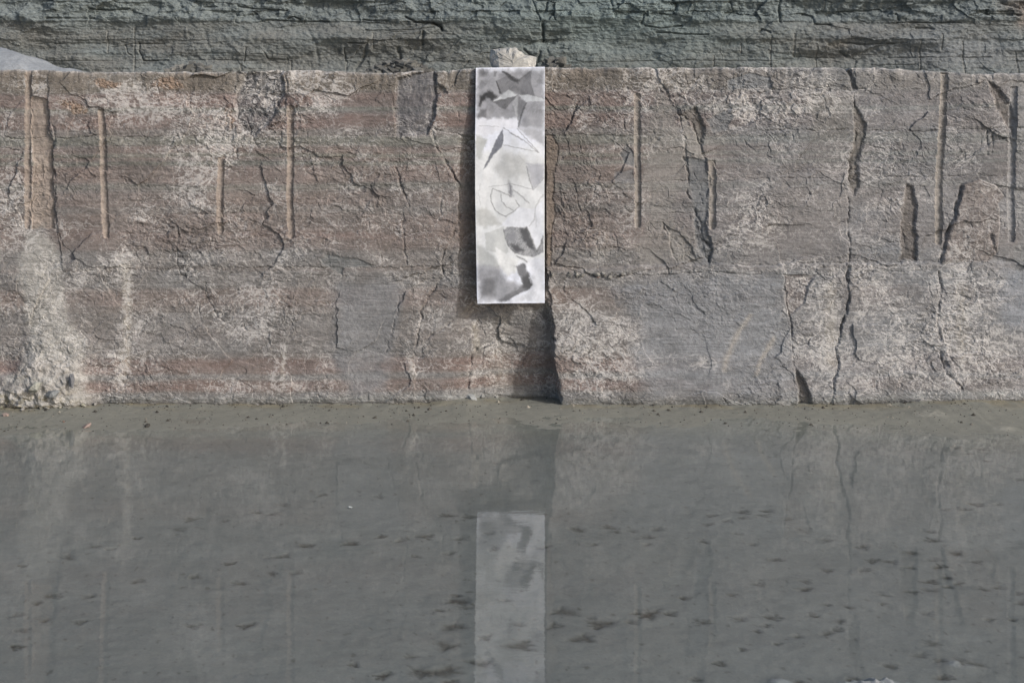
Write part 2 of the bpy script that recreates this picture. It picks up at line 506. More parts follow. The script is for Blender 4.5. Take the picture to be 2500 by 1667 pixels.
# warmer left, cooler towards the right
gr = sstep(1350, 1900, PX)[..., None] * .55
C = C * (1 - gr) + C.mean(-1, keepdims=True) * gr
rt = sstep(1450, 2100, PX)[..., None]
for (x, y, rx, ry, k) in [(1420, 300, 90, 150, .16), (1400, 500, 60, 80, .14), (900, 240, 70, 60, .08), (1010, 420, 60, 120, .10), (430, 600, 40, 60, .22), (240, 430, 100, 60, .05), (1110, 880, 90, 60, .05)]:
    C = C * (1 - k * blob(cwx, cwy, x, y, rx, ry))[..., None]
C = C * (1 - rt * np.array([-.17, -.19, -.21]))
bt = (fbm(PX / 180, PY / 110, 88, 3))[..., None]
C = C * (1 + bt * np.array([.04, 0.0, -.03]))

E = 0.14 + 0.42 * fbm(PX / 100, PY / 65, 91, 5)       # amount of mineral crust
E = np.clip(E, -.1, .5)
for (x, y, rx, ry, a) in [
  (85, 205, 30, 45, .5), (330, 225, 75, 26, .95), (300, 255, 80, 30, .7), (400, 275, 60, 32, .6), (450, 255, 60, 40, .5), (530, 300, 40, 45, .85), (515, 360, 45, 60, .7), (470, 430, 50, 90, .6),
  (600, 330, 60, 60, .4), (660, 205, 60, 30, .5), (760, 205, 55, 40, .8), (790, 250, 60, 40, .75), (840, 215, 30, 30, .6), (870, 290, 20, 50, .3), (985, 215, 14, 32, .7), (1010, 315, 18, 18, .8), (1060, 300, 30, 40, .4),
  (1575, 200, 45, 35, .75), (1620, 190, 30, 25, .6), (1560, 260, 25, 60, .5), (1700, 215, 60, 22, .6), (1790, 250, 120, 28, .85), (1900, 265, 110, 40, .95), (2000, 240, 50, 35, .7), (1980, 205, 45, 18, .6), (2130, 275, 40, 25, .6),
  (1590, 370, 30, 35, .6), (1840, 560, 60, 70, .6), (1780, 590, 30, 40, .5), (1420, 290, 30, 25, .4), (1425, 420, 50, 60, .3), (2140, 380, 40, 50, .4),
  (1430, 770, 90, 45, .55), (1450, 830, 110, 45, .85), (1480, 890, 90, 40, .85), (1430, 945, 90, 25, .55), (1620, 880, 40, 25, .4), (1730, 890, 80, 20, .6), (1795, 840, 14, 50, .4),
  (2010, 730, 40, 60, .6), (1990, 850, 50, 110, .7), (2140, 800, 110, 110, .45), (2190, 860, 90, 60, .45), (2330, 760, 60, 120, .75), (2400, 860, 100, 90, .55), (2440, 720, 60, 50, .4), (2250, 930, 120, 30, .4),
  (20, 480, 45, 60, .8), (30, 560, 50, 40, .5), (280, 640, 45, 28, .9), (310, 720, 18, 80, .8), (300, 880, 30, 70, .55), (230, 660, 40, 18, .6), (640, 740, 70, 60, .4), (560, 700, 60, 50, .35), (690, 880, 22, 60, .5), (560, 800, 110, 60, .35),
  (640, 950, 160, 22, .4), (1005, 880, 14, 50, .5), (1190, 850, 40, 60, .4), (870, 360, 50, 50, .2), (700, 640, 60, 50, .35), (2100, 650, 220, 14, .4)]:
    E += a * .8 * blob(cwx, cwy, x, y, rx * .95, ry * .95)
for (x, y, rx, ry, a) in [(900, 250, 60, 55, .5), (250, 420, 90, 60, .25), (1380, 360, 60, 120, .25), (480, 200, 80, 20, .35), (2200, 240, 110, 60, .25), (140, 200, 50, 40, .3), (640, 900, 100, 40, .15)]:
    E -= a * blob(PX, PY, x, y, rx, ry)

for (x, y, rx, ry) in [(262, 205, 34, 16), (405, 205, 42, 22), (560, 285, 18, 26), (185, 268, 30, 20)]:
    m = sstep(.35, .6, blob(cwx, cwy, x, y, rx, ry))
    C = mixc(C, alb(128, 110, 95) * (1 + .5 * fbm(PX / 7, PY / 5, 58, 3))[..., None], m * .8)
    H += m * .006 * fbm(PX / 7, PY / 5, 59, 3)
pvar = np.clip(.92 + .22 * fbm(PX / 26, PY / 40, 96, 3), .6, 1.2); pcol = 1 + .12 * fbm(PX / 40, PY / 30, 95, 2)
for pts, dh, soft, col, w, ds in patches:
    m = polymask(jx, jy, pts, max(soft, 4.5)) if dh < -.012 and soft < 4 and pts[0][0] > 200 else polymask(wx, wy, pts, soft)
    H += dh * m * pvar
    if dh == 0: m = polymask(cwx, cwy, pts, soft * 1.4) * .85
    if col is not None:
        C = mixc(C, col, m * w * pcol)
    E += ds * m

# the hollow behind the hanging paper and the slanting hollow below it
hol = sstep(1108, 1160, wx) * (1 - sstep(1325, 1336, PX)) * sstep(322, 350, wy) * (1 - sstep(735, 775, wy + .35 * (wx - 1200)))
H -= 0.040 * hol
edge = np.interp(wy, [735, 790, 830, 900, 940, 990], [1338, 1350, 1357, 1358, 1362, 1372])
dep = np.interp(PY, [700, 735, 760, 960, 1080], [0.0, 0.055, 0.070, 0.155, 0.16])
ramp = sstep(1060, 1262, wx)
H -= dep * (ramp ** 1.3) * (1 - sstep(-11, 2, jx - edge)) * sstep(715, 760, wy + .5 * (1330 - wx) * 0.1)
C = mixc(C, alb(118, 106, 92), .5 * hol)
# block right of it leans out a little at its foot, its own foot wears back
H += 0.02 * sstep(760, 990, PY) * sstep(1340, 1372, wx) * (1 - sstep(1900, 1940, wx))
H += -0.03 * sstep(955, 1000, PY) ** 2

# joints and bedding cracks: (polyline, half width in px, depth in metres)
cracks = [
 ([(0, 335), (60, 338), (140, 341), (250, 332), (370, 334), (480, 332)], 1.6, .014), ([(0, 362), (70, 368)], 1.5, .012),
 ([(640, 333), (780, 330), (870, 332), (1000, 332), (1050, 322)], 1.5, .010),
 ([(1335, 330), (1440, 329), (1540, 330), (1600, 326)], 1.7, .016), ([(1600, 343), (1700, 342), (1790, 336), (1880, 338)], 1.5, .010),
 ([(1840, 326), (1920, 318), (1990, 321), (2060, 317), (2180, 319), (2290, 318), (2400, 317), (2440, 313), (2500, 314)], 1.9, .018),
 ([(270, 456), (420, 457), (600, 450), (700, 448), (830, 452), (960, 455), (1060, 452)], 1.4, .008),
 ([(1500, 446), (1640, 443), (1770, 442), (1860, 434), (2060, 437), (2300, 430), (2480, 428)], 1.5, .010),
 ([(600, 527), (760, 523), (1050, 525)], 1.3, .006), ([(1620, 518), (1700, 520), (1860, 519), (2040, 517)], 1.3, .007),
 ([(1740, 217), (1870, 216), (2020, 218), (2110, 217)], 1.6, .014),
 ([(150, 660), (300, 655), (430, 672), (500, 680), (640, 652), (780, 653), (1090, 652)], 1.5, .008), ([(640, 672), (830, 675), (1090, 676)], 1.3, .006),
 ([(1360, 652), (1480, 676), (1540, 670), (1620, 646), (1700, 647), (1860, 645), (2060, 641), (2290, 640), (2500, 637)], 2.0, .020),
 ([(1470, 676), (1560, 672), (1700, 666), (1780, 668), (1860, 670)], 1.9, .018), ([(1930, 667), (2030, 672), (2068, 664), (2290, 662)], 1.4, .010),
 ([(0, 815), (300, 820), (640, 818)], 1.2, .004), ([(620, 862), (960, 862), (1100, 860)], 1.2, .005), ([(840, 806), (1090, 805)], 1.2, .004),
 ([(1360, 822), (1600, 812), (1900, 815)], 1.2, .004), ([(2050, 866), (2200, 868), (2300, 866)], 1.2, .004), ([(2070, 702), (2180, 702)], 1.2, .004), ([(2340, 714), (2500, 718)], 1.2, .005),
 # steep joints
 ([(117, 256), (121, 300), (128, 332), (132, 350), (125, 400), (135, 450), (132, 500), (139, 560), (150, 600)], 2.4, .026),
 ([(134, 310), (138, 335), (134, 360)], 3.0, .02), ([(2082, 176), (2084, 280), (2090, 330), (2080, 380), (2072, 450), (2070, 540), (2075, 600), (2074, 640)], 2.6, .034),
 ([(2070, 650), (2068, 668), (2073, 720), (2065, 760), (2054, 800), (2045, 850), (2046, 880), (2036, 946)], 2.8, .036),
 ([(2352, 455), (2336, 490), (2326, 540), (2310, 590), (2299, 640)], 4.6, .045), ([(2290, 664), (2301, 700), (2292, 750), (2284, 790), (2290, 830), (2295, 870), (2310, 910), (2330, 930), (2346, 946)], 3.0, .032),
 ([(2306, 880), (2318, 915)], 4, .025), ([(1914, 672), (1914, 700), (1920, 740), (1928, 770), (1932, 830), (1936, 880), (1945, 930), (1950, 992)], 2.5, .032),
 ([(1612, 200), (1644, 249), (1661, 291), (1675, 340)], 2.6, .028), ([(1659, 283), (1690, 297), (1703, 333), (1714, 367), (1725, 390)], 2.6, .026),
 ([(1668, 383), (1680, 437), (1678, 473), (1692, 507), (1701, 526), (1711, 540), (1717, 586), (1738, 606), (1731, 643)], 2.6, .028), ([(1694, 425), (1710, 460), (1716, 500)], 1.6, .012),
 ([(1618, 548), (1620, 563), (1636, 576), (1640, 603), (1652, 642)], 2.0, .024), ([(1636, 576), (1664, 599)], 1.8, .014), ([(1600, 560), (1585, 545)], 1.5, .01), ([(1630, 646), (1632, 668)], 1.8, .014),
 ([(964, 411), (976, 445), (987, 470), (998, 502)], 2.4, .030), ([(984, 540), (987, 562), (993, 645)], 2.0, .020), ([(1052, 320), (1066, 358), (1083, 386), (1105, 417), (1117, 448)], 2.8, .034),
 ([(1048, 300), (1062, 318), (1110, 325), (1140, 338), (1146, 360)], 1.8, .016), ([(1112, 255), (1122, 280), (1124, 296)], 1.8, .012), ([(1080, 470), (1072, 500), (1078, 525)], 2.2, .018), ([(1116, 500), (1118, 545)], 1.8, .014),
 ([(1110, 560), (1098, 590), (1087, 613), (1078, 636), (1081, 669)], 2.8, .034), ([(1077, 682), (1058, 716), (1028, 765), (1031, 776), (1024, 792), (1022, 832), (1015, 856)], 2.4, .026),
 ([(972, 720), (970, 762), (960, 779), (947, 832), (945, 858)], 1.9, .018), ([(1162, 744), (1117, 772), (1081, 802), (1062, 812), (1041, 834)], 1.9, .016),
 ([(1190, 756), (1160, 802), (1139, 835)], 2.2, .022), ([(1176, 800), (1184, 832), (1176, 880), (1166, 905)], 1.7, .014), ([(1160, 858), (1146, 872), (1149, 892), (1144, 921), (1143, 952)], 3.0, .034),
 ([(501, 689), (507, 732), (531, 775), (562, 793)], 1.8, .016), ([(594, 790), (600, 810)], 1.6, .012), ([(431, 560), (431, 640), (440, 672), (491, 684)], 2.0, .016),
 ([(1372, 470), (1394, 512)], 1.7, .013), ([(1405, 456), (1414, 493), (1420, 516)], 1.8, .015), ([(1464, 425), (1450, 474)], 1.8, .014), ([(1405, 414), (1403, 442)], 1.6, .011), ([(1411, 250), (1393, 298)], 2.2, .018),
 ([(1406, 262), (1409, 292)], 1.8, .014), ([(1477, 210), (1484, 232), (1494, 238)], 2.2, .018), ([(1495, 188), (1487, 207)], 1.7, .012), ([(1473, 313), (1478, 338)], 2.4, .018), ([(1520, 283), (1526, 319)], 2.0, .014),
 ([(1512, 378), (1520, 397), (1549, 411)], 1.9, .015), ([(1668, 187), (1672, 204), (1689, 209), (1703, 190)], 1.9, .015), ([(1773, 192), (1770, 223), (1774, 243)], 1.9, .014), ([(1818, 347), (1832, 364), (1846, 371)], 1.8, .013),
 ([(1497, 563), (1504, 600)], 1.9, .014), ([(1567, 542), (1585, 566)], 1.5, .01), ([(1641, 775), (1651, 806)], 1.6, .010), ([(1762, 765), (1762, 790)], 2.2, .010), ([(2419, 573), (2427, 616), (2414, 636)], 3.2, .028),
 ([(1986, 708), (1976, 738)], 1.8, .012), ([(2214, 414), (2213, 440)], 1.6, .012), ([(2410, 318), (2414, 380)], 2.0, .016), ([(2396, 330), (2396, 370)], 1.6, .012), ([(2426, 320), (2424, 372)], 2.2, .018), ([(2455, 318), (2466, 346)], 3, .022),
 ([(2205, 640), (2196, 632)], 2, .01), ([(1340, 845), (1338, 760)], 1.0, .0), ([(1700, 985), (1690, 970)], 1.6, .01), ([(1765, 968), (1778, 990)], 1.7, .012), ([(270, 945), (273, 962), (264, 985)], 1.8, .016), ([(842, 448), (843, 475)], 1.8, .010),
 ([(960, 240), (966, 285), (968, 332)], 1.6, .012), ([(2320, 285), (2335, 293)], 1.6, .01), ([(2445, 470), (2452, 485), (2436, 500)], 2.2, .016), ([(560, 330), (580, 360), (584, 395)], 2.0, .018), ([(700, 185), (706, 230)], 2.2, .016),
 ([(600, 290), (612, 330), (630, 360)], 2.4, .02), ([(575, 230), (580, 290)], 2.6, .022),
]
vary = np.clip(0.72 + 1.0 * fbm(PX / 30, PY / 30, 99, 4), .05, 1.25)
for pts, w, dp in cracks:
    if dp:
        fine_ = dp < .013
        H -= dp * .50 * linemask(jx, jy, pts, w * .95) * (vary ** 2.2 if fine_ else vary ** 1.2)
upj = [[(117, 170), (121, 300), (132, 350), (125, 400), (132, 500), (150, 660)], [(1055, 160), (1052, 320), (1117, 448), (1115, 540), (1078, 652)],
       [(1600, 160), (1612, 200), (1661, 291), (1675, 340), (1680, 437), (1692, 507), (1717, 586), (1731, 643)], [(2082, 160), (2090, 330), (2072, 450), (2074, 640)],
       [(2420, 160), (2392, 320), (2350, 455), (2326, 540), (2299, 640)]]
lowj = [[(150, 655), (215, 840), (222, 1080)], [(1078, 660), (1028, 765), (1015, 856), (1010, 1080)], [(1336, 650), (1350, 790), (1358, 900), (1372, 990), (1375, 1080)],
        [(1914, 650), (1928, 770), (1950, 992), (1950, 1080)], [(2068, 650), (2073, 720), (2045, 850), (2036, 946), (2030, 1080)], [(2290, 650), (2284, 790), (2346, 946), (2350, 1080)]]
# neighbouring blocks stand at slightly different depths
isup = 1 - sstep(-2, 2, jy - np.interp(jx, bedX, bedY))
def stepacross(js, offs, gate):
    global H
    H = H + gate * offs[0]
    for q, j in enumerate(js):
        xe = np.interp(jy, [p[1] for p in j], [p[0] for p in j])
        H = H + gate * (offs[q + 1] - offs[q]) * sstep(-2.2, 2.2, jx - xe)
stepacross(upj, [.0, .008, -.002, .006, .0, .0], isup)
stepacross(lowj, [.0, .0, -.004, .008, .002, .010, .003], 1 - isup)
# drill grooves: half barrels left in the face (axis polyline, half width, colour)
grooves = [
 ([(71, 172), (70, 260), (67, 380), (68, 470), (66, 560)], 8, TAN), ([(249, 268), (253, 330), (254, 430), (259, 540), (262, 582)], 8.5, TAN),
 ([(541, 384), (538, 470), (538, 572)], 8, TAN), ([(709, 258), (710, 400), (708, 480), (712, 582)], 8.5, TAN),
 ([(1556, 228), (1556, 400), (1558, 470), (1557, 556)], 8, TANG), ([(1738, 392), (1740, 470), (1738, 560)], 8.5, TANG),
 ([(2307, 178), (2304, 260), (2298, 360), (2293, 480), (2292, 598)], 9, TANG), ([(2476, 212), (2472, 330), (2470, 470), (2469, 592)], 9.5, alb(140, 139, 138)),
]
GID = np.full(PX.shape, -1)
for gi, (pts, hw, col) in enumerate(grooves):
    gx = np.interp(PY, [p[1] for p in pts], [p[0] for p in pts]) + 0.8 * fbm(PY / 50, PY * 0 + gi, 33, 2)
    y0 = pts[0][1]; y1 = pts[-1][1]
    hwv = hw * (1 + .16 * fbm(PY / 22, PY * 0 + gi * 3, 34, 4) + .22 * fbm(PX / 6, PY / 9, 35, 3)) * np.sqrt(np.clip((PY - y0 + 14) / 14, .0, 1)) * np.clip((y1 + 3 - PY) / 10, 0, 1) ** .5
    t = np.abs(PX - gx) / np.maximum(hwv, .01)
    ins = (t < 1) & (PY > y0) & (PY < y1)
    dcol = np.sqrt(np.clip(1 - t * t, 0, 1)) * hw * S * 0.68
    near = (np.abs(PX - gx) < hw * 2.2) & (PY > y0 - 5) & (PY < y1 + 5)
    # smooth the broken relief inside the barrel
    Hs = np.median(H[near]) if near.any() else 0
    H = np.where(ins, 0.75 * H + 0.25 * Hs - dcol, H)
    C = np.where(ins[..., None], C * .36 + col * .62 * (1 + .22 * fbm(PX / 9, PY / 26, 77, 4))[..., None], C)
    E = np.where(ins, E - .55, E)
    GID[ins] = gi

# clay fan washed down over the left foot of the wall
FANP = [(62, 560), (100, 555), (135, 600), (150, 680), (170, 780), (212, 840), (210, 930), (220, 1000), (-60, 1060), (-60, 1000), (50, 900), (75, 800), (50, 690)]
fan = polymask(.5 * (cwx + wx), .5 * (cwy + wy), FANP, 13)
fanh = polymask(wx, wy, FANP, 42)
fl = 0.5 + 0.5 * fbm(PX / 36, PY / 30, 44, 4)
foot = sstep(820, 985, PY) * (1 - sstep(120, 260, PX)) * sstep(-200, -100, PX)
H += fanh * (0.003 + 0.05 * sstep(700, 980, PY) + 0.018 * sstep(780, 860, PY) * fl) + foot * (.03 + .04 * fl)
C = mixc(C, alb(148, 146, 140) * (1 + .16 * fbm(PX / 20, PY / 18, 45, 3))[..., None], fan * .8)
C = mixc(C, alb(122, 114, 92), foot * sstep(930, 965, PY) * sstep(-.1, .2, fbm(PX / 24, PY / 14, 46, 3)) * .7)
E += .15 * fan

# pale washed streaks of dust
for (x, y0, y1, w, a) in [(310, 640, 900, 9, .7), (300, 850, 950, 16, .4), (1225, 770, 960, 26, .25), (2030, 690, 900, 18, .5), (1160, 790, 870, 7, .8), (2345, 690, 880, 16, .5), (690, 860, 940, 5, .5), (1008, 870, 930, 6, .4), (1470, 560, 640, 20, .25)]:
    m = np.exp(-((wx - x) / w) ** 2) * sstep(y0 - 15, y0 + 15, PY) * (1 - sstep(y1 - 20, y1 + 20, PY)) * (.75 + .5 * fbm(PX / 12, PY / 30, 47, 3))
    C = mixc(C, alb(160, 153, 140), m * a); E += .15 * m
for pts in ([(1832, 770), (1800, 810), (1775, 870), (1765, 900)], [(1885, 825), (1860, 870), (1845, 905)]):
    C = mixc(C, alb(160, 153, 142), .55 * linemask(wx, wy, pts, 6)); 
# pale rim along the top edge: mineral crust plus painted sunlight on the lip
rim = np.exp(-((PY - top[None, :]) / 3.0) ** 2)
C = mixc(C, alb(160, 160, 158), rim * (.35 + .5 * fbm(PX / 40, PY * 0, 48, 3)))
E += .2 * rim
H -= 0.012 * np.exp(-((PY - top[None, :]) / 5.0))
H -= 0.020 * np.exp(-((PY - top[None, :]) / 22.0)) * (0.5 + fbm(PX / 45, PX * 0, 49, 3))
E = np.clip(E, -.4, .78)
C = C * np.array([.985, .985, 1.005])
m = np.exp(-((PY - np.interp(wx, [0, 270, 430, 600, 900, 1030, 1370, 1600, 1990, 2340, 2500], [985, 972, 974, 976, 974, 970, 982, 984, 980, 960, 962])) / 9) ** 2) * sstep(230, 280, PX) * (.6 + .6 * fbm(PX / 30, PY / 14, 57, 3))
C = mixc(C, alb(146, 148, 147), m * .75)
H_FOOT = H[int(NR * 0.905)]            # relief near the foot, used to seat the mud

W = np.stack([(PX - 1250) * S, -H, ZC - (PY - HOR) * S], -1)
# top of the bench, running back from the edge
backs = [0.015, 0.05, 0.12, 0.25, 0.45, 0.8, 1.3, 2.0]
rows = []
for k, yb in enumerate(reversed(backs)):
    r = W[0].copy(); r[:, 1] = W[0][:, 1] * (1 if yb < .3 else 0.3) + yb
    r[:, 2] = W[0][:, 2] - .05 * yb + .006 * fbm(WX / 20, WX * 0 + yb * 9, 52, 3) * (yb > .04)
    rows.append(r)
W = np.concatenate([np.array(rows), W], 0)
nb = len(backs)
Cw = np.concatenate([np.repeat(mixc(C[:1], alb(128, 125, 118), np.full((1, len(WX)), .6)), nb, 0), C], 0)
Ew = np.concatenate([np.repeat(E[:1], nb, 0) * .5, E], 0)
PXw = np.concatenate([np.repeat(PX[:1], nb, 0), PX], 0); PYw = np.concatenate([np.repeat(PY[:1], nb, 0), PY], 0)
wxw = np.concatenate([np.repeat(wx[:1], nb, 0), wx], 0); wyw = np.concatenate([np.repeat(wy[:1], nb, 0), wy], 0)
Gw = np.concatenate([np.full((nb, len(WX)), -1), GID], 0)
nr, nc = W.shape[:2]
F = gridfaces(nr, nc)
def fc(a): return a[:-1, :-1].reshape(-1)
fxw = fc(wxw); fyw = fc(wyw); fg = fc(Gw)
upper = fyw < np.interp(fxw, bedX, bedY)
def cut(pts): return np.interp(fyw, [p[1] for p in pts], [p[0] for p in pts])
bid = np.zeros(len(F), int)
for j in upj: bid += (upper & (fxw > cut(j)))
lo = np.zeros(len(F), int)
for j in lowj: lo += (fxw > cut(j))
bid = np.where(upper, bid, 10 + lo)
for g in np.unique(fg[fg >= 0]):
    k = fg == g
    bid[k] = np.bincount(bid[k]).argmax()

Vw = W.reshape(-1, 3); Cf = Cw.reshape(-1, 3); Ef = Ew.reshape(-1)
wall = empty('rock_wall', (0, 0, 0))
tag(wall, 'long chest-high quarry rock wall with reddish grey bands and drill grooves', 'rock wall')
for b in np.unique(bid):
    sel = (bid == b) & (fg < 0)
    v, f, c, e = subset(Vw, F, sel, Cf, Ef)
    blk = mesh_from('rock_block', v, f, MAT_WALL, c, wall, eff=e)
    for g in np.unique(fg[bid == b]):
        if g < 0: continue
        s2 = (bid == b) & (fg == g)
        if s2.sum() < 60:
            pass
        v, f, c, e = subset(Vw, F, s2, Cf, Ef)
        mesh_from('drill_groove', v, f, MAT_WALL, c, blk, eff=e)

# ------------------------------------------------------------------ mud shore and pool bottom
def gx_at(px, py):          # photo pixel on the ground -> world x, y
    dep_ = ZC * (D / S) / (py - HOR) * S if False else ZC / ((py - HOR) * S / D)
    return (px - 1250) * S / D * dep_, dep_ - D

MX = spread(-3.15, 3.15, 0.0072, 14, 1.25)
ys = [0.5, 0.3]
y = 0.22
while y > -4.0:
    ys.append(y); y -= 0.0085
s_ = .0085
while y > -16:
    s_ *= 1.25; ys.append(y); y -= s_
MY = np.array(ys)
MXg, MYg = np.meshgrid(MX, MY)
foot_px = np.interp(MX / S + 1250, [-3000, 0, 200, 270, 430, 600, 900, 1030, 1100, 1140, 1250, 1300, 1370, 1500, 1600, 1800, 1990, 2100, 2200, 2340, 2500, 5500],
                    [992, 1004, 990, 984, 986, 988, 986, 982, 976, 968, 971, 986, 993, 995, 995, 991, 993, 986, 981, 973, 976, 980])
hf = np.interp(MX, (WX - 1250) * S, H_FOOT)
from_wall = np.maximum(-MYg - hf[None, :], 0)
bz = ZC - (foot_px - HOR) * S * (D - hf) / D
bz = np.maximum(bz, 0.006) + .003 * fbm(MX * 6, MX * 0, 17, 3)
wl_px = np.interp(MX / S + 1250, [-3000, 0, 300, 700, 1250, 1700, 2100, 2300, 2500, 5500], [1058, 1056, 1052, 1040, 1031, 1038, 1046, 1060, 1074, 1080])
wl = D - ZC / ((wl_px - HOR) * S / D) - hf
wl = np.maximum(wl, .2)
t = from_wall / wl[None, :]
Zm = np.where(t < 1, bz[None, :] * np.clip(1 - t, 0, 1) ** 1.1, -0.022 * (from_wall - wl[None, :]))
Zm = np.maximum(Zm, -0.05)
shore = 1 - sstep(0.75, 1.9, t)
Zm += .0055 * fbm(MXg * 2.6, MYg * 3.6, 18, 5) * sstep(.1, .7, t) + .0016 * fbm(MXg * 16, MYg * 18, 19, 4)
Zm += .006 * shore * fbm(MXg * 9, MYg * 11, 20, 4) * (1 - sstep(0, .55, t))
wet = alb(96, 96, 90); MUDC = alb(119, 119, 111)
Cm = np.empty(Zm.shape + (3,)); Cm[:] = alb(110, 111, 108)
Cm = mixc(Cm, MUDC, shore)
Cm = mixc(Cm, alb(120, 110, 86), (1 - sstep(0, .35, t)) * .55 * sstep(-.2, .3, fbm(MXg * 3, MYg * 5, 27, 3)))
Cm *= (1 + .07 * fbm(MXg * 1.3, MYg * 3.0, 28, 4) + .06 * fbm(MXg * 7, MYg * 20, 29, 4) * (1 - shore))[..., None]
# drier bumps that just break the surface
for (px, py, rx, ry, hz) in [(2140, 1662, .16, .07, .036), (2345, 1588, .05, .04, -.004), (1905, 1632, .04, .04, -.004), (2270, 1018, .10, .10, .022), (2450, 1050, .07, .06, .02), (1100, 1655, .03, .03, .01)]:
    x0, y0 = gx_at(px, py)
    g = blob(MXg, MYg, x0, y0, rx, ry) * (1 + .4 * fbm(MXg * 25, MYg * 25, 36, 3))
    Zm += hz * g * (1 if py > 1200 else .5) + (.016 * g if py > 1200 else 0)
    Cm = mixc(Cm, alb(150, 148, 138) if py < 1200 else alb(140, 142, 142), sstep(.3, .8, g) * (.45 if py < 1200 else .8))

tracks6 = [(1840,460),(1630,510),(1480,548),(1550,558),(1300,590),(1110,580),(1015,635),(780,685),(545,730),(630,743),(395,790),(120,828),(1750,725),(2000,715),(1610,780),(1325,818),(1385,920),(1105,888),(775,918),(520,988),(290,995),(215,1035),(80,1105),(255,1130),(115,1182),(85,1272),(480,1133),(1095,1162),(1425,1158),(1800,1498),(1690,870),(1560,870)]
tracks7 = [(85,712),(250,675),(365,692),(498,672),(705,688),(465,780),(660,757),(890,655),(900,740),(1200,728),(1390,640),(1580,630),(1615,652),(1700,645),(1840,638),(1800,677),(1790,712),(1480,715),(700,990),(715,1028),(760,1062),(600,1078),(655,1172),(610,1262),(440,1328),(110,1378),(470,1412),(615,1420),(280,1432),(805,1362),(430,1508),(270,1535),(115,1556),(970,1022),(1055,1152),(870,1218),(1030,1270),(1330,1085),(1465,1115),(1540,1145),(1690,1132),(1720,1085),(1810,1085),(1910,1092),(1250,1162),(1380,1232),(760,1548),(830,1500),(1990,1003),(250,467),(650,565),(790,568),(1310,1525),(650,1478)]
tracks8 = [(235,565),(215,610),(390,545),(310,597),(405,578),(535,540),(510,563),(670,580),(745,640),(370,660),(190,705),(460,715),(890,695),(1100,725),(585,798),(875,848),(750,908),(765,955),(485,928),(340,988),(65,1003),(1100,852),(1235,808),(1160,800),(1350,843),(1380,762),(1530,838),(1630,765),(1730,810),(1580,895),(1640,925),(1470,915),(1575,945),(1790,958),(1865,948),(1365,970),(1220,988),(1210,1043),(890,1045),(1005,1055),(820,1105),(970,1130),(560,1108),(540,1152),(495,1190),(390,1120),(185,1138),(885,1200),(945,1180),(710,1218),(600,1260),(405,1300),(285,1372),(1450,1088),(1470,960),(1410,1328),(1495,1262),(1550,1455),(1535,1362),(1830,1122),(1950,1125),(155,1462),(100,1550),(180,1520),(1030,1465),(730,1475),(1720,1375),(1230,1385),(500,1555),(1555,535),(1680,535),(1735,512),(1870,513),(1480,652),(1500,700),(1490,798),(1770,215),(1800,280),(1640,205),(1700,240),(2000,380),(1990,985),(2005,1035)]
tracks = [(0 + x / 2.351, 1000 + y / 2.351) for x, y in tracks6] + [(820 + x / 2.351, 1000 + y / 2.351) for x, y in tracks7] + [(1640 + x / 2.351, 1000 + y / 2.351) for x, y in tracks8]
big = {(610,1262),(655,1172),(470,1412),(615,1420),(430,1508),(270,1535),(805,1362),(715,1028),(1380,1232),(1540,1145),(1810,1085),(1330,1085),(1030,1270),(1720,1375),(115,1556)}
bigpx = {(round(820 + x / 2.351), round(1000 + y / 2.351)) for x, y in big} | {(round(1640 + 1720 / 2.351), round(1000 + 1375 / 2.351))}
TID = np.full(Zm.shape, -1)
rs = np.random.RandomState(12)
for ti, (px, py) in enumerate(tracks):
    x0, y0 = gx_at(px, py)
    isbig = (round(px), round(py)) in bigpx
    L = (0.047 if isbig else rs.uniform(.018, .032)) * (1.12 if py < 1350 else 1.0)
    ang = rs.choice([0, math.pi]) + rs.uniform(-.9, .9)
    web = 1.0 if isbig else rs.uniform(.1, .8)
    ci = np.nonzero(np.abs(MX - x0) < 2.2 * L)[0]; ri = np.nonzero(np.abs(MY - y0) < 2.2 * L)[0]
    if len(ci) < 3 or len(ri) < 3: continue
    sel = (slice(ri[0], ri[-1] + 1), slice(ci[0], ci[-1] + 1))
    X = MXg[sel] - x0; Y = MYg[sel] - y0
    X = X + .010 * fbm(X * 34 + ti * 3.7, Y * 34, 37, 3); Y = Y + .010 * fbm(X * 34 + ti * 5.3, Y * 34 + 9, 38, 3)
    u = (X * math.cos(ang) + Y * math.sin(ang)) / L; v = (-X * math.sin(ang) + Y * math.cos(ang)) / L
    toes = np.zeros(u.shape)
    tips = [(1.05, -.75), (1.25, 0.05), (1.05, .8)]
    for tx, ty in tips:
        toes = np.maximum(toes, np.exp(-(pldist(u, v, [(-.55, 0), (tx, ty)]) / .22) ** 2) * rs.uniform(.6, 1))
    toes = np.maximum(toes, .7 * np.exp(-(pldist(u, v, [(-.55, 0), (-1.1, rs.uniform(-.2, .2))]) / .13) ** 2))
    tri = polymask(u, v, [(-.6, 0), (1.0, -.72), (.95, 0), (1.0, .75)], .18, True)
    dab = np.exp(-((u / rs.uniform(.5, 1.0)) ** 2 + (v / rs.uniform(.35, .7)) ** 2)) * rs.uniform(.5, 1.1)
    m = np.clip(np.maximum(np.maximum(toes * rs.uniform(.35, 1), tri * web * .8), dab), 0, 1)
    rimm = np.exp(-((np.hypot(u - .2, v) - 1.25) / .3) ** 2)
    Zm[sel] += -.006 * m + .0008 * rimm
    dark = np.clip(m * 1.2 * (1 + .5 * fbm(u * 2.2 + ti, v * 2.2, 40, 2)), 0, 1) * rs.uniform(.65, 1.0)
    cs = Cm[sel]; Cm[sel] = cs * (1 - dark[..., None]) + alb(46, 43, 37) * dark[..., None]
    tt = TID[sel]; tt[m > .35] = ti; TID[sel] = tt
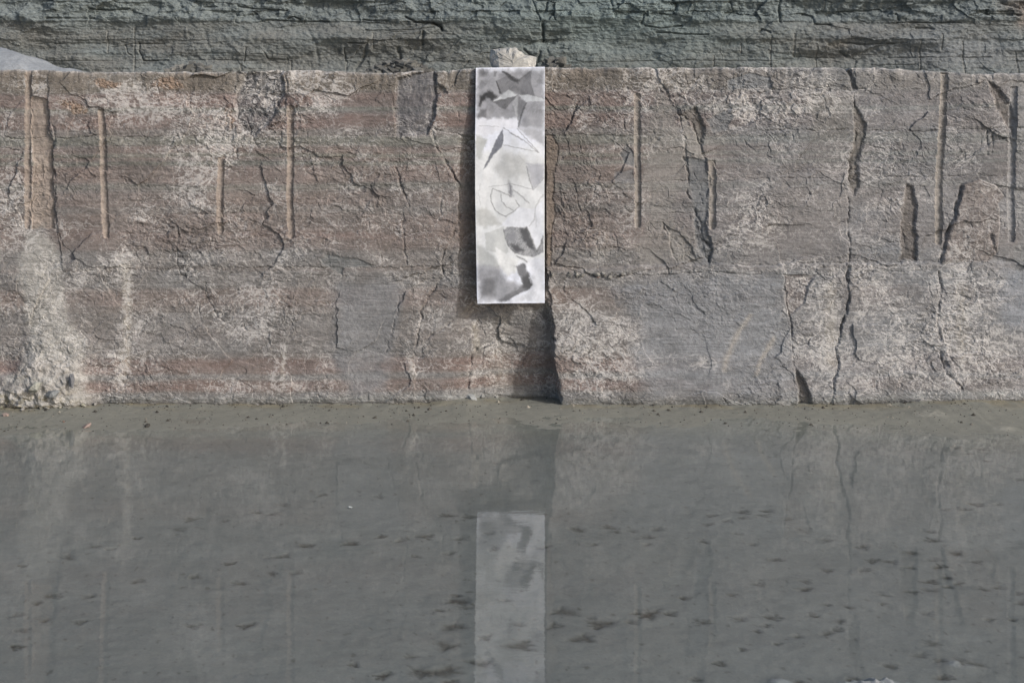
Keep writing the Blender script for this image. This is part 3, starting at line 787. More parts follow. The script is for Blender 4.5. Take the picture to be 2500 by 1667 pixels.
# loose dark flecks lying on the bottom (plant bits, silt crumbs): only flat stains
fle = fbm(MXg * 30, MYg * 22, 39, 3)
Cm = mixc(Cm, alb(60, 56, 48), sstep(.62, .75, fle) * .5 * (1 - shore * .3))
M = np.stack([MXg, MYg, Zm], -1)
Nm = grid_normals(M)
if Nm[..., 2].mean() < 0: Nm = -Nm
Fm = gridfaces(*Zm.shape)[:, ::1]
Vm = M.reshape(-1, 3); Nf = Nm.reshape(-1, 3); Cmf = Cm.reshape(-1, 3)
ft = TID[:-1, :-1].reshape(-1)
v, f, c, n = subset(Vm, Fm, ft < 0, Cmf, Nf)
mud = mesh_from('mud_bed', v, f, MAT_MUD, c, None, normals=n, smooth=True)
tag(mud, 'grey silt shore and pool bottom printed with bird tracks', None, None, 'structure')
for ti in np.unique(ft):
    if ti < 0: continue
    v, f, c, n = subset(Vm, Fm, ft == ti, Cmf, Nf)
    mesh_from('bird_footprint', v, f, MAT_MUD, c, mud, normals=n, smooth=True)

# water surface
bm = bmesh.new()
bmesh.ops.create_grid(bm, x_segments=8, y_segments=8, size=1)
for vtx in bm.verts:
    vtx.co.x *= 14; vtx.co.y = vtx.co.y * 8.0 - 7.95
me = bpy.data.meshes.new('water'); bm.to_mesh(me); bm.free()
me.materials.append(MAT_WATER)
water = bpy.data.objects.new('water', me); COL.objects.link(water)
tag(water, 'still shallow water mirroring the rock wall', None, None, 'structure')

# ------------------------------------------------------------------ cliff behind
CD = 22.0                       # cliff behind the wall
CS = S * (D + CD) / D           # metres per photo pixel at the cliff
KX = spread(-80, 2580, 1.95, 1500, 1.2)
KY = np.concatenate([np.arange(-560, -20, 9.0), np.arange(-20, 178, 1.05), np.arange(178, 360, 8.0)])
QX, QY = np.meshgrid(KX, KY)
qx = QX + 7 * fbm(QX / 50, QY / 22, 101, 3); qy = QY + 4 * fbm(QX / 70, QY / 25, 102, 3) + 1.5 * fbm(QX / 14, QY / 8, 103, 2)
HC = .25 * fbm(QX / 420, QY / 120, 104, 3)
# strata split into blocks
rs = np.random.RandomState(31)
yl = [-600.]
while yl[-1] < 380: yl.append(yl[-1] + rs.uniform(7, 19) * (1.5 if yl[-1] < 45 else 1.15))
yl = np.array(yl)
li = np.searchsorted(yl, qy)
off = np.zeros(QX.shape)
for l in np.unique(li):
    r2 = np.random.RandomState(500 + l)
    ed = np.cumsum(r2.uniform(18, 120, 120)) - 1900
    k = np.searchsorted(ed, qx[li == l])
    o = r2.uniform(-.10, .10, 122) + r2.uniform(-.09, .09)
    off[li == l] = o[k]
zone = 0.3 + 1.1 * (1 - sstep(30, 62, qy)) + .5 * blob(QX, QY, 1000, 120, 150, 60) + .6 * blob(QX, QY, 1330, 130, 70, 50) + .4 * blob(QX, QY, 2100, 110, 150, 50)
HC += off * zone * .3
HC += .04 * (1 - sstep(46, 60, qy))
HC += .05 * zone * fbm(QX / 38, QY / 26, 111, 5) + .15 * (zone + .25) * facets(qx, qy * 1.0, 58, 34, 114, .9, .3) * .7 + .10 * (zone + .2) * facets(qx, qy, 150, 60, 115, .7, .3) + .022 * fbm(QX / 14, QY / 9, 112, 4) + .006 * fbm(QX / 120, QY / 3.6, 113, 3)
ccr = [([(220, 22), (270, 26), (315, 23)], 2.2, .3), ([(120, 46), (165, 45), (230, 47)], 2, .25), ([(497, 18), (530, 19)], 2, .25), ([(580, 16), (620, 22), (700, 27)], 2, .3), ([(647, 51), (720, 52), (804, 54)], 1.8, .25), ([(703, 46), (718, 41), (735, 48)], 2, .3),
 ([(337, 106), (340, 128), (347, 149), (410, 149)], 1.7, .22), ([(302, 110), (310, 130), (320, 136)], 1.6, .16), ([(270, 115), (320, 108), (400, 108)], 1.4, .14), ([(603, 117), (596, 150)], 1.8, .16), ([(645, 128), (655, 146), (700, 147)], 1.7, .18), ([(840, 118), (842, 150)], 1.6, .18),
 ([(100, 149), (270, 149)], 1.2, .10), ([(450, 146), (640, 148)], 1.2, .10), ([(130, 108), (205, 107)], 1.2, .10), ([(990, 44), (1015, 55), (1058, 57), (1080, 70)], 2.2, .35), ([(1058, 58), (1075, 62), (1080, 74)], 3.2, .4), ([(885, 50), (950, 52)], 1.7, .22), ([(893, 75), (1000, 74), (1060, 68)], 1.5, .16),
 ([(1034, 78), (1031, 108)], 3.2, .3), ([(895, 110), (890, 135), (868, 170)], 3.5, .25), ([(850, 106), (890, 108)], 1.6, .2), ([(972, 118), (980, 152)], 4, .25), ([(1325, 62), (1326, 100)], 3.2, .4), ([(1310, 1), (1352, 0)], 3, .5), ([(1280, 122), (1300, 140), (1310, 165)], 3.2, .3), ([(1318, 128), (1314, 150)], 3, .3), ([(1285, 158), (1330, 150)], 2, .2),
 ([(1300, 5), (1310, 30), (1318, 50)], 2, .25), ([(1336, 8), (1330, 28)], 2, .25), ([(1352, 34), (1354, 50)], 2, .22), ([(1575, 62), (1610, 70), (1665, 64)], 1.8, .28), ([(1600, 80), (1665, 85), (1728, 86)], 1.8, .26), ([(1640, 0), (1652, 12), (1648, 26)], 3, .4), ([(1570, 36), (1568, 58)], 2.4, .25), ([(1490, 4), (1500, 40)], 3, .22),
 ([(1850, 80), (1860, 74), (1878, 80)], 2.2, .3), ([(1905, 0), (1900, 30), (1904, 55)], 3.4, .35), ([(1780, 5), (1790, 30)], 2, .2), ([(1962, 37), (1985, 40), (1988, 54)], 2.6, .3), ([(1990, 60), (2027, 62)], 2.6, .3), ([(2055, 28), (2120, 28), (2150, 24)], 1.9, .25), ([(2188, 57), (2260, 56), (2340, 57)], 1.6, .22), ([(2185, 36), (2192, 50)], 2.6, .25),
 ([(2053, 105), (2100, 108), (2210, 106)], 2.2, .18), ([(2235, 70), (2275, 72)], 2.5, .25), ([(1640, 148), (1790, 149), (1900, 150)], 1.3, .14), ([(1940, 141), (2040, 143)], 1.4, .14), ([(2050, 128), (2070, 138)], 2.6, .22), ([(2170, 142), (2300, 141), (2420, 140)], 1.3, .14), ([(2130, 160), (2240, 158)], 1.3, .14),
 ([(1430, 152), (1620, 150)], 1.3, .12), ([(1180, 130), (1205, 131)], 1.3, .15), ([(1360, 119), (1390, 121)], 1.4, .15), ([(753, 77), (770, 105), (775, 150)], 4, .10), ([(500, 75), (508, 105), (520, 130)], 5, .08), ([(450, 80), (455, 140)], 6, .06), ([(2445, 10), (2500, 25)], 4, .2), ([(2405, 35), (2490, 38)], 2.5, .22)]
for pts, w, dp in ccr:
    HC -= dp * .27 * linemask(QX + (qx - QX) * .35, QY + (qy - QY) * .5, pts, w)
GIDC = np.full(QX.shape, -1)
CC = np.empty(QX.shape + (3,)); CC[:] = alb(112, 118, 118)
CC = mixc(CC, alb(112, 111, 107), sstep(48, 62, qy) * (.55 + .5 * fbm(QX / 160, QY / 40, 121, 3)))
CC = mixc(CC, alb(108, 119, 118), blob(QX, QY, 1500, 50, 330, 110) * .8)
CC = mixc(CC, alb(116, 122, 120), blob(QX, QY, 300, 25, 300, 30) * .7)
CC = mixc(CC, alb(100, 100, 97), blob(QX, QY, 960, 120, 150, 55) * .7)
CC = mixc(CC, alb(122, 125, 127), blob(QX, QY, 2330, 120, 170, 55) * .8)
CC = mixc(CC, alb(98, 99, 101), blob(QX, QY, 2090, 105, 100, 40) * .6)  # shaded part of the cliff, its shadow painted into the rock colour
CC = mixc(CC, alb(104, 78, 66), blob(QX, QY, 2480, 12, 45, 25) * .35)
CC = mixc(CC, alb(150, 125, 108), blob(QX, QY, 2495, 45, 14, 30) * .3)
CC = mixc(CC, alb(128, 122, 112), blob(QX, QY, 2045, 110, 30, 10) * .6)
CC *= (1 + .10 * fbm(QX / 60, QY / 22, 122, 4))[..., None] * (1 + .08 * fbm(QX / 300, QY / 3.0, 123, 3))[..., None]
dg = [(260, 74, 130), (326, 68, 176), (444, 160, 178), (589, 156, 178), (709, 148, 176), (845, 150, 178), (912, 80, 120), (1742, 136, 172), (1808, 105, 132), (1880, 88, 170), (1938, 82, 140), (1995, 112, 170), (2245, 98, 182), (2296, 82, 124), (2349, 102, 186), (2479, 132, 186), (2015, 0, 26)]
for gi, (gx, y0, y1) in enumerate(dg):
    ins = (np.abs(QX - gx - .008 * (QY - y0)) < 2.2) & (QY > y0) & (QY < y1)
    HC = np.where(ins, HC - .022, HC); GIDC[ins] = gi
    CC = np.where(ins[..., None], CC * .45 + alb(130, 128, 122) * .55, CC)
CC = CC * np.array([.945, .96, .975])
P = np.stack([(QX - 1250) * CS, CD - HC, ZC - (QY - HOR) * CS], -1)
Fk = gridfaces(*QX.shape)
Vk = P.reshape(-1, 3); Ck = CC.reshape(-1, 3)
cliff = empty('quarry_cliff', (0, CD, 0))
tag(cliff, 'blue-green grey layered quarry cliff filling the background above the wall', 'cliff')
fqy = qy[:-1, :-1].reshape(-1); fqx = qx[:-1, :-1].reshape(-1); fgc = GIDC[:-1, :-1].reshape(-1)
lay = np.searchsorted(np.array([8., 50., 88., 148.]), fqy) * 10 + np.searchsorted(np.array([330., 780., 1200., 1600., 2020., 2300.]), fqx)
for g in np.unique(fgc[fgc >= 0]):
    k = fgc == g
    lay[k] = np.bincount(lay[k]).argmax()
for l in np.unique(lay):
    v, f, c = subset(Vk, Fk, (lay == l) & (fgc < 0), Ck)
    b_ = mesh_from('rock_block', v, f, MAT_CLIFF, c, cliff)
    for g in np.unique(fgc[lay == l]):
        if g < 0: continue
        s2 = (lay == l) & (fgc == g)
        if s2.sum() < 8: 
            pass
        v, f, c = subset(Vk, Fk, s2, Ck)
        mesh_from('drill_groove', v, f, MAT_CLIFF, c, b_)

# quarry floor between wall and cliff, and the pale ramp at the far left
def sheet(name, X, Y, Z, col, mat):
    V = np.stack([X, Y, Z], -1)
    c = np.empty(Z.shape + (3,)); c[:] = col
    c *= (1 + .12 * fbm(X * 1.5, Y * 1.5, 131, 4))[..., None]
    return mesh_from(name, V.reshape(-1, 3), gridfaces(*Z.shape), mat, c.reshape(-1, 3), smooth=True)
X, Y = np.meshgrid(np.linspace(-26, 26, 90), np.linspace(24, 1.2, 60))
Z = ZC - .16 + .03 * fbm(X * .5, Y * .5, 132, 3)
qf = sheet('quarry_floor', X, Y, Z, alb(130, 130, 126), MAT_MUD)
tag(qf, 'rubbly quarry floor between wall and cliff', None, None, 'structure')
RY = 14.0
RS = S * (D + RY) / D
X, Y = np.meshgrid(np.linspace((-900 - 1250) * RS, (330 - 1250) * RS, 200), np.linspace(RY + 2.4, RY - 1.6, 40))
crest = np.interp(X / RS + 1250, [-900, -100, 0, 40, 75, 100, 130, 160, 330], [40, 108, 119, 130, 137, 150, 161, 168, 205])
Z = ZC - (crest - HOR) * RS - .30 * (Y - RY) ** 2 + .05 * fbm(X * 2.2, Y * 2.2, 133, 4)
rp = sheet('ramp', X, Y, Z, alb(150, 154, 158) * .8, MAT_CLIFF)
tag(rp, 'pale grey gravel ramp rising at the far left', None, None, 'structure')

# ------------------------------------------------------------------ hanging paper with charcoal drawing
NU, NV = 150, 500
U, V_ = np.meshgrid(np.linspace(180, 940, NU), np.linspace(350, 2895, NV))
wu = U + 7 * fbm(U / 40, V_ / 40, 141, 3); wv = V_ + 7 * fbm(U / 40, V_ / 40, 142, 3)
su = U + 22 * fbm(U / 70, V_ / 70, 147, 4, .6); sv = V_ + 22 * fbm(U / 70, V_ / 70, 148, 4, .6)
PC = np.empty(U.shape + (3,))
white = lin((228, 230, 238)); warm = lin((213, 213, 209))
PC[:] = white
wm = sstep(1050, 1350, V_ + 120 * fbm(U / 200, V_ / 200, 143, 3)) * (1 - sstep(2350, 2600, V_))
PC = mixc(PC, warm, .75 * wm)
scr = fbm((U + V_ * .6) / 9, (V_ - U * .6) / 60, 144, 4)        # pencil strokes
tex = .7 * fbm(U / 34, V_ / 34, 145, 5, .6) + .5 * fbm(U / 13, V_ / 13, 155, 3, .6)
def shade(pts, g, w=1.0, soft=14, st=.35):
    global PC
    m = polymask(su, sv, pts, soft * 1.4) if soft > 10 else polymask(wu, wv, pts, soft * .9) * np.clip(w * .9 + st * .35 * scr + st * .45 * tex, 0, 1)
    c = lin((g, g, g * 1.02)) if not isinstance(g, tuple) else lin(g)
    PC = mixc(PC, c, m)
def stroke(pts, g, w=3.0, a=.8):
    global PC
    PC = mixc(PC, lin((g, g, g)), a * linemask(wu, wv, pts, w + 2.5) * np.clip(.85 + .5 * tex, 0, 1))
shade([(190, 380), (930, 370), (930, 900), (190, 890)], 160, .42, 30, .9)
shade([(195, 360), (335, 360), (300, 430), (235, 430)], 120, .6, 20)
shade([(380, 380), (412, 380), (402, 440), (374, 440)], 105, .7, 8)
shade([(470, 385), (500, 385), (650, 480), (760, 400), (792, 380), (790, 520), (832, 660), (650, 635), (550, 580), (460, 625), (405, 490), (520, 430)], 112, .8, 10)
shade([(480, 385), (520, 400), (660, 480), (640, 520), (560, 470)], 75, .5, 12)
shade([(410, 490), (460, 620), (445, 630), (402, 500)], 60, .8, 6)
shade([(232, 650), (330, 578), (420, 650), (380, 712), (330, 690), (290, 675), (250, 760), (222, 760)], 72, .85, 14)
shade([(228, 800), (300, 785), (312, 885), (215, 890)], 118, .7, 16)
shade([(300, 720), (640, 690), (650, 890), (300, 900)], 152, .6, 25, .5)
shade([(370, 712), (640, 655), (560, 735), (510, 800), (440, 765)], 82, .75, 10)
shade([(740, 725), (930, 720), (930, 1010), (660, 1000), (690, 880)], 160, .6, 25, .5)
shade([(450, 905), (650, 900), (645, 1005), (490, 1010)], 226, .8, 14, .1)
shade([(185, 900), (470, 905), (480, 1010), (300, 1090), (185, 1070)], 222, .7, 18, .1)
shade([(370, 710), (550, 582), (642, 645)], (201, 203, 205), 1, 3, .05)
shade([(655, 643), (770, 640), (938, 690), (922, 716), (735, 716)], (199, 201, 203), 1, 3, .08)
shade([(640, 652), (588, 720), (628, 890), (656, 850)], (180, 181, 183), .9, 6, .15)
shade([(650, 660), (735, 725), (690, 860), (655, 990), (640, 880)], 128, .8, 8)
stroke([(735, 730), (690, 850), (655, 985)], 70, 7)
stroke([(370, 713), (520, 690), (640, 652)], 100, 2)
stroke([(225, 975), (300, 972), (440, 985)], 140, 2, .6)
stroke([(550, 584), (642, 645), (770, 640), (938, 690)], 135, 2.5, .6); stroke([(642, 648), (645, 760), (630, 885)], 150, 2.5, .6)
stroke([(480, 385), (580, 440), (665, 492)], 70, 7, .7); stroke([(790, 385), (720, 430), (650, 500)], 95, 6, .6); stroke([(405, 490), (462, 622)], 60, 4, .8)
stroke([(795, 510), (880, 512), (935, 530)], 150, 2, .5); stroke([(800, 388), (935, 392)], 160, 2, .5); stroke([(760, 500), (830, 655)], 110, 4, .5)
shade([(240, 470), (300, 520), (250, 580), (200, 560)], 130, .6, 9, .6); shade([(800, 740), (900, 760), (880, 900), (760, 880)], 140, .45, 9, .8)
shade([(680, 1020), (800, 1030), (760, 1100)], 150, .5, 8, .7)
shade([(480, 1008), (496, 1130), (470, 1210), (380, 1292), (300, 1425), (266, 1445), (340, 1290), (410, 1130)], (92, 95, 104), .95, 8, .2)
stroke([(490, 1000), (720, 1140), (870, 1272)], 130, 2.5); stroke([(560, 1050), (700, 1135)], 120, 2)
stroke([(640, 1010), (760, 1140), (880, 1272)], 135, 3); stroke([(490, 1180), (630, 1215), (860, 1262)], 140, 2.5)
shade([(650, 1000), (930, 1010), (930, 1180), (800, 1130)], 178, .4, 25, .5)
shade([(188, 1065), (322, 1118), (240, 1330), (188, 1310)], (189, 190, 187), .7, 12)
shade([(500, 1260), (720, 1330), (760, 1500), (540, 1560), (380, 1450)], (190, 190, 188), .45, 40, .5)
shade([(740, 1380), (935, 1400), (935, 1545), (822, 1672), (760, 1500)], 182, .55, 14, .4)
stroke([(745, 1420), (775, 1560), (815, 1665)], 130, 5); stroke([(935, 1545), (822, 1672)], 160, 2.5)
stroke([(660, 1300), (740, 1390), (920, 1420)], 170, 3, .5)
shade([(545, 1570), (590, 1620), (600, 1740), (560, 1740), (540, 1660)], 140, .6, 16, .4)
stroke([(372, 1655), (350, 1740), (360, 1810), (400, 1890), (450, 1930), (516, 1956)], 115, 4); stroke([(516, 1956), (600, 1905), (666, 1850), (622, 1780)], 120, 4)
stroke([(458, 1690), (470, 1790), (520, 1850), (600, 1890)], 135, 3); stroke([(375, 1655), (440, 1680), (580, 1745)], 130, 4); stroke([(330, 1636), (440, 1625), (540, 1610)], 150, 2.5, .6)
stroke([(600, 1670), (690, 1740), (770, 1812)], 135, 5); stroke([(570, 1600), (690, 1635), (812, 1670)], 150, 2.5); stroke([(240, 1600), (220, 1700), (240, 1830)], 170, 2, .5)
shade([(450, 2060), (660, 1855), (820, 1880), (930, 1780), (930, 2180), (850, 2310), (800, 2170), (745, 2075)], (224, 225, 230), .8, 10, .1)
stroke([(925, 1730), (880, 1790), (840, 1860), (830, 1990), (770, 2060)], 165, 6, .7); stroke([(850, 1960), (845, 2080)], 180, 5, .5)
shade([(200, 1860), (300, 1850), (460, 2040), (280, 2080), (190, 2030)], (192, 192, 189), .6, 18, .4)
shade([(282, 2140), (490, 2066), (500, 2200), (545, 2340), (510, 2364), (400, 2280), (400, 2340), (290, 2320)], (188, 189, 186), .8, 8, .15)
shade([(190, 2230), (280, 2300), (420, 2420), (440, 2520), (200, 2500)], (186, 187, 185), .7, 16, .4)
shade([(400, 2300), (530, 2370), (640, 2420), (620, 2560), (520, 2600), (430, 2480)], (222, 222, 220), .7, 14, .1)
blobp = [(488, 2100), (540, 2066), (640, 2074), (742, 2076), (778, 2150), (800, 2230), (852, 2330), (900, 2250), (924, 2170), (930, 2340), (880, 2375), (800, 2402), (660, 2370), (600, 2345), (540, 2285), (500, 2190)]
shade(blobp, 126, .85, 8, .7)
shade([(660, 2090), (742, 2078), (790, 2190), (830, 2320), (760, 2290), (700, 2200)], 92, .5, 14, .6)
shade([(560, 2260), (640, 2250), (720, 2340), (610, 2345)], 92, .5, 14, .6)
shade([(520, 2150), (600, 2130), (640, 2200), (560, 2230)], 150, .5, 16)
stroke([(630, 2386), (690, 2412), (742, 2446)], 75, 6)
shade([(190, 2480), (440, 2500), (520, 2640), (700, 2700), (520, 2870), (200, 2880)], 160, .7, 30, .6)
shade([(240, 2640), (400, 2620), (380, 2800), (240, 2820)], 118, .4, 30, .7)
shade([(620, 2486), (712, 2466), (800, 2670), (800, 2730), (640, 2800), (500, 2868), (400, 2868), (540, 2780), (690, 2700), (680, 2610), (640, 2560)], 124, .65, 12, .6)
shade([(690, 2600), (760, 2580), (805, 2690), (780, 2740), (690, 2730)], 92, .5, 14, .6)
shade([(760, 2420), (930, 2400), (930, 2880), (560, 2880), (810, 2740)], (214, 215, 219), .6, 18, .25)
stroke([(705, 2475), (760, 2590), (802, 2690), (760, 2735), (620, 2800), (500, 2868)], 95, 6, .55); stroke([(625, 2490), (650, 2570), (690, 2640)], 120, 6, .4)
stroke([(490, 2095), (500, 2190), (545, 2285), (610, 2345)], 110, 4, .5); stroke([(745, 2078), (795, 2200), (852, 2330)], 85, 5, .6); stroke([(852, 2335), (900, 2255), (924, 2170)], 100, 5, .6)
smu = fbm(wu / 120, wv / 120, 146, 5, .62)
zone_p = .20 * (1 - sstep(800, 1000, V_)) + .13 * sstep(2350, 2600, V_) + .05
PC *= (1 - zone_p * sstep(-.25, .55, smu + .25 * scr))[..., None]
PC *= (1 + .05 * tex)[..., None]
PC = PC * np.array([.91, .92, .945])
# sheet shape: lies on the bench top under the stone, bends over the edge, hangs free, foot curling outward
pxp = 1120 + U / 4.48; pyp = 90 + V_ / 4.48
fu = (U - 180) / 760; fv = (V_ - 350) / 2545
Xp = (np.interp(fv[:, 0], [0, .3, .55, .97, 1], [1162, 1160, 1160.5, 1165, 1166.5])[:, None] * (1 - fu) + np.interp(fv[:, 0], [0, .5, 1], [1330, 1328.5, 1329])[:, None] * fu - 1250) * S
Zp = ZC - ((168.5 - 3 * fu) * (1 - fv) + (736 - 1.2 * fu) * fv - HOR) * S
Yp = -0.030 - 0.018 * np.sin(fv * math.pi * .9) - 0.030 * fv ** 1.5 + .006 * np.sin(fu * 5 + fv * 3) * fv + .008 * fbm(fu * 1.8, fv * 5, 149, 3) - .008 * np.abs(fu - .5) ** 2 * 4 * fv - .012 * np.exp(-(1 - fv) / .05) * (1 - fu * .5)
SH = 8.25 / D
fold = []
for yb, zb in ((.20, .004), (.14, .005), (.08, .006), (.03, .007), (0.0, .008), (-.018, .006)):
    fold.append(np.stack([Xp[0], np.full(NU, yb), Zp[0] * 0 + ZC - (167.5 - 2.5 * fu[0] - HOR) * S + zb * .3], -1))
PV = np.concatenate([np.array(fold), np.stack([Xp, Yp, Zp], -1)], 0)
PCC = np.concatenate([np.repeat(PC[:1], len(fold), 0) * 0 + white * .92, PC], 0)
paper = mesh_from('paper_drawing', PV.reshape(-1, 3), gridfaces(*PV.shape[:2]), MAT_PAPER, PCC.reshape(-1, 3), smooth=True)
md = paper.modifiers.new('thickness', 'SOLIDIFY'); md.thickness = 0.0012; md.offset = 0
tag(paper, 'tall white paper strip with charcoal star drawing hanging over the rock wall', 'drawing')

# ------------------------------------------------------------------ stones
def outline_stone(name, pts, depth, z0, y0, amp, colf, mat, seed, px0=1250, n=72, slices=22):
    pts = [( (x - px0) * S, -(y - HOR) * S) for x, y in pts]
    P_ = np.array(pts + [pts[0]]); seg = np.hypot(*np.diff(P_, axis=0).T); cum = np.concatenate([[0], np.cumsum(seg)])
    q = np.linspace(0, cum[-1], n, endpoint=False)
    ox = np.interp(q, cum, P_[:, 0]); oz = np.interp(q, cum, P_[:, 1])
    cx, cz = ox.mean(), oz.mean()
    th = np.linspace(-1, 1, slices)
    rings = []
    for k, s in enumerate(th):
        sc = (1 - abs(s) ** 3.2) ** .5 * .98 + .02
        skew = .12 * s
        rings.append(np.stack([cx + (ox - cx) * sc * (1 + skew), np.full(n, s * depth / 2) + .10 * depth * (oz - oz.min()) / (np.ptp(oz)) , oz.min() + (oz - oz.min()) * (.35 + .65 * sc)], -1))
    R = np.array(rings)
    ang = np.arctan2(R[..., 2] - cz, R[..., 0] - cx)
    nz = fbm(R[..., 0] * 28 + seed, R[..., 2] * 28 + R[..., 1] * 22, 151, 4) + .8 * ridged(R[..., 0] * 12 + seed, R[..., 2] * 14 - R[..., 1] * 16, 152, 3) - .6
    ctr = np.array([cx, 0, cz])
    dirn = R - ctr; dirn /= np.linalg.norm(dirn, axis=-1, keepdims=True) + 1e-9
    R = R + dirn * (amp * nz)[..., None]
    R[..., 2] = np.maximum(R[..., 2], oz.min())
    R[..., 1] += y0; R[..., 2] += z0
    V = R.reshape(-1, 3)
    f = []
    for a in range(slices - 1):
        for b in range(n):
            f.append((a * n + b, a * n + (b + 1) % n, (a + 1) * n + (b + 1) % n, (a + 1) * n + b))
    c = colf(R).reshape(-1, 3)
    # close the two small end rings with a centre fan (degenerate quads)
    for ring in (0, slices - 1):
        cv = len(V); V = np.vstack([V, R[ring].mean(0)]); c = np.vstack([c, c[ring * n]])
        for b in range(n):
            f.append((ring * n + b, ring * n + (b + 1) % n, cv, cv))
    me = bpy.data.meshes.new(name)
    me.from_pydata(V.tolist(), [], [tuple(dict.fromkeys(q)) for q in f]); me.update()
    a = me.attributes.new('tone', 'FLOAT_COLOR', 'POINT')
    rgba = np.ones((len(V), 4), np.float32); rgba[:, :3] = c
    a.data.foreach_set('color', rgba.ravel())
    bmx = bmesh.new(); bmx.from_mesh(me); bmesh.ops.recalc_face_normals(bmx, faces=bmx.faces); bmx.to_mesh(me); bmx.free()
    me.materials.append(mat)
    o = bpy.data.objects.new(name, me); COL.objects.link(o)
    return o
wpts = [(385, 150), (450, 136), (540, 128), (620, 130), (655, 165), (690, 192), (722, 215), (770, 216), (822, 230), (812, 300), (808, 352), (640, 352), (500, 352), (402, 352), (382, 300), (370, 222)]
wpts = [(1252.5 + (1120 + x / 4.48 - 1252.5) * 1.12, 90 + y / 4.48) for x, y in wpts]
def wcol(R):
    c = np.empty(R.shape); c[:] = alb(160, 158, 153)
    g = sstep(-.15, .3, fbm(R[..., 0] * 22, R[..., 2] * 22, 153, 3)) * (R[..., 0] < .02)
    return mixc(c, alb(140, 138, 134), g * .8)
ws = outline_stone('weight_stone', wpts, .20, ZC + .0045, .075, .012, wcol, MAT_PALESTONE, 3.0)
tag(ws, 'pale angular stone weighing down the top of the paper strip', 'stone')

def hull_stone(name, size, seed, col, mat=MAT_STONE, npt=18):
    r = random.Random(seed)
    bmx = bmesh.new()
    for i in range(npt):
        v = Vector((r.gauss(0, 1), r.gauss(0, 1), r.gauss(0, 1))).normalized() * r.uniform(.75, 1.0)
        bmx.verts.new((v.x * size[0] * .5, v.y * size[1] * .5, v.z * size[2] * .5))
    res = bmesh.ops.convex_hull(bmx, input=bmx.verts)
    bmesh.ops.delete(bmx, geom=[g for g in res['geom_interior'] if isinstance(g, bmesh.types.BMVert)], context='VERTS')
    loose = [v for v in bmx.verts if not v.link_faces]
    bmesh.ops.delete(bmx, geom=loose, context='VERTS')
    bmesh.ops.subdivide_edges(bmx, edges=bmx.edges[:], cuts=1, use_grid_fill=True)
    for v in bmx.verts:
        v.co *= 1 + r.uniform(-.05, .05)
    bmesh.ops.recalc_face_normals(bmx, faces=bmx.faces)
    me = bpy.data.meshes.new(name); bmx.to_mesh(me); bmx.free()
    a = me.attributes.new('tone', 'FLOAT_COLOR', 'POINT')
    for i, d in enumerate(a.data):
        d.color = (col[0], col[1], col[2], 1)
    me.materials.append(mat)
    o = bpy.data.objects.new(name, me); COL.objects.link(o)
    o.rotation_euler = (r.uniform(-.3, .3), r.uniform(-.3, .3), r.uniform(0, 6.28))
    return o

def mud_z(x, y):
    i = int(np.argmin(np.abs(MX - x))); j = int(np.argmin(np.abs(MY - y)))
    return float(Zm[j, i])
def wall_y(px, py):
    i = int(np.argmin(np.abs(WX - px))); j = int(np.clip(round((py - top[i]) / (BOT - top[i]) * (NR - 1)), 0, NR - 1))
    return -float(H[j, i])
# named stones lying on the shore
for (px, py, sz, col, lab) in [
   (212, 1044, (.062, .05, .03), alb(138, 122, 115), 'small pinkish stone lying at the water edge near the left'),
   (359, 1041, (.046, .04, .025), alb(66, 64, 60), 'small dark stone lying at the water edge right of the pink one'),
   (14, 1017, (.05, .04, .03), alb(146, 130, 122), 'small pink stone on the shore at the far left edge'),
   (156, 1032, (.022, .02, .014), alb(112, 92, 84), 'tiny red-brown pebble on the shore between two pink stones'),
   (1177, 978, (.045, .04, .035), alb(128, 128, 126), 'small grey stone at the wall foot below the paper'),
   (1212, 973, (.03, .03, .02), alb(150, 150, 146), 'tiny pale stone at the wall foot below the paper'),
   (1150, 968, (.14, .06, .045), alb(140, 142, 142), 'flat grey slab stone at the wall foot left below the paper'),
   (855, 1224, (.026, .014, .010), alb(215, 215, 212), 'tiny white chip showing in the water left of the reflected paper')]:
    x, y = gx_at(px, py)
    y = min(y, -float(np.interp(x, MX, hf)) - .015)
    o = hull_stone('stone', sz, int(px), col)
    o.location = (x, y, mud_z(x, y) + sz[2] * (.22 if px != 855 else .55))
    tag(o, lab, 'stone')
o_ = bpy.data.objects[-1] if False else None

# rubble at the left foot of the wall, and crumbs on the ledge right of the paper
rs = np.random.RandomState(8)
named = [((128, 958), (.10, .07, .085), alb(124, 126, 126), 'largest grey block in the rubble at the left wall foot'),
         ((172, 930), (.05, .035, .12), alb(108, 109, 112), 'dark blue-grey splinter leaning in the left rubble'),
         ((88, 945), (.12, .08, .07), alb(140, 140, 132), 'pale grey block half buried in the left rubble'),
         ((48, 978), (.06, .05, .045), alb(120, 118, 112), 'small grey stone at the water side of the left rubble'),
         ((45, 996), (.045, .04, .03), alb(168, 172, 174), 'whitish chip at the foot of the left rubble')]
for (p, sz, col, lab) in named:
    z = ZC - (p[1] - HOR) * S * .985
    o = hull_stone('rubble_stone', sz, int(p[0] * 7), col)
    o.location = ((p[0] - 1250) * S * .985, wall_y(*p) - .005 - sz[1] * .1, z)
    tag(o, lab, 'stone')
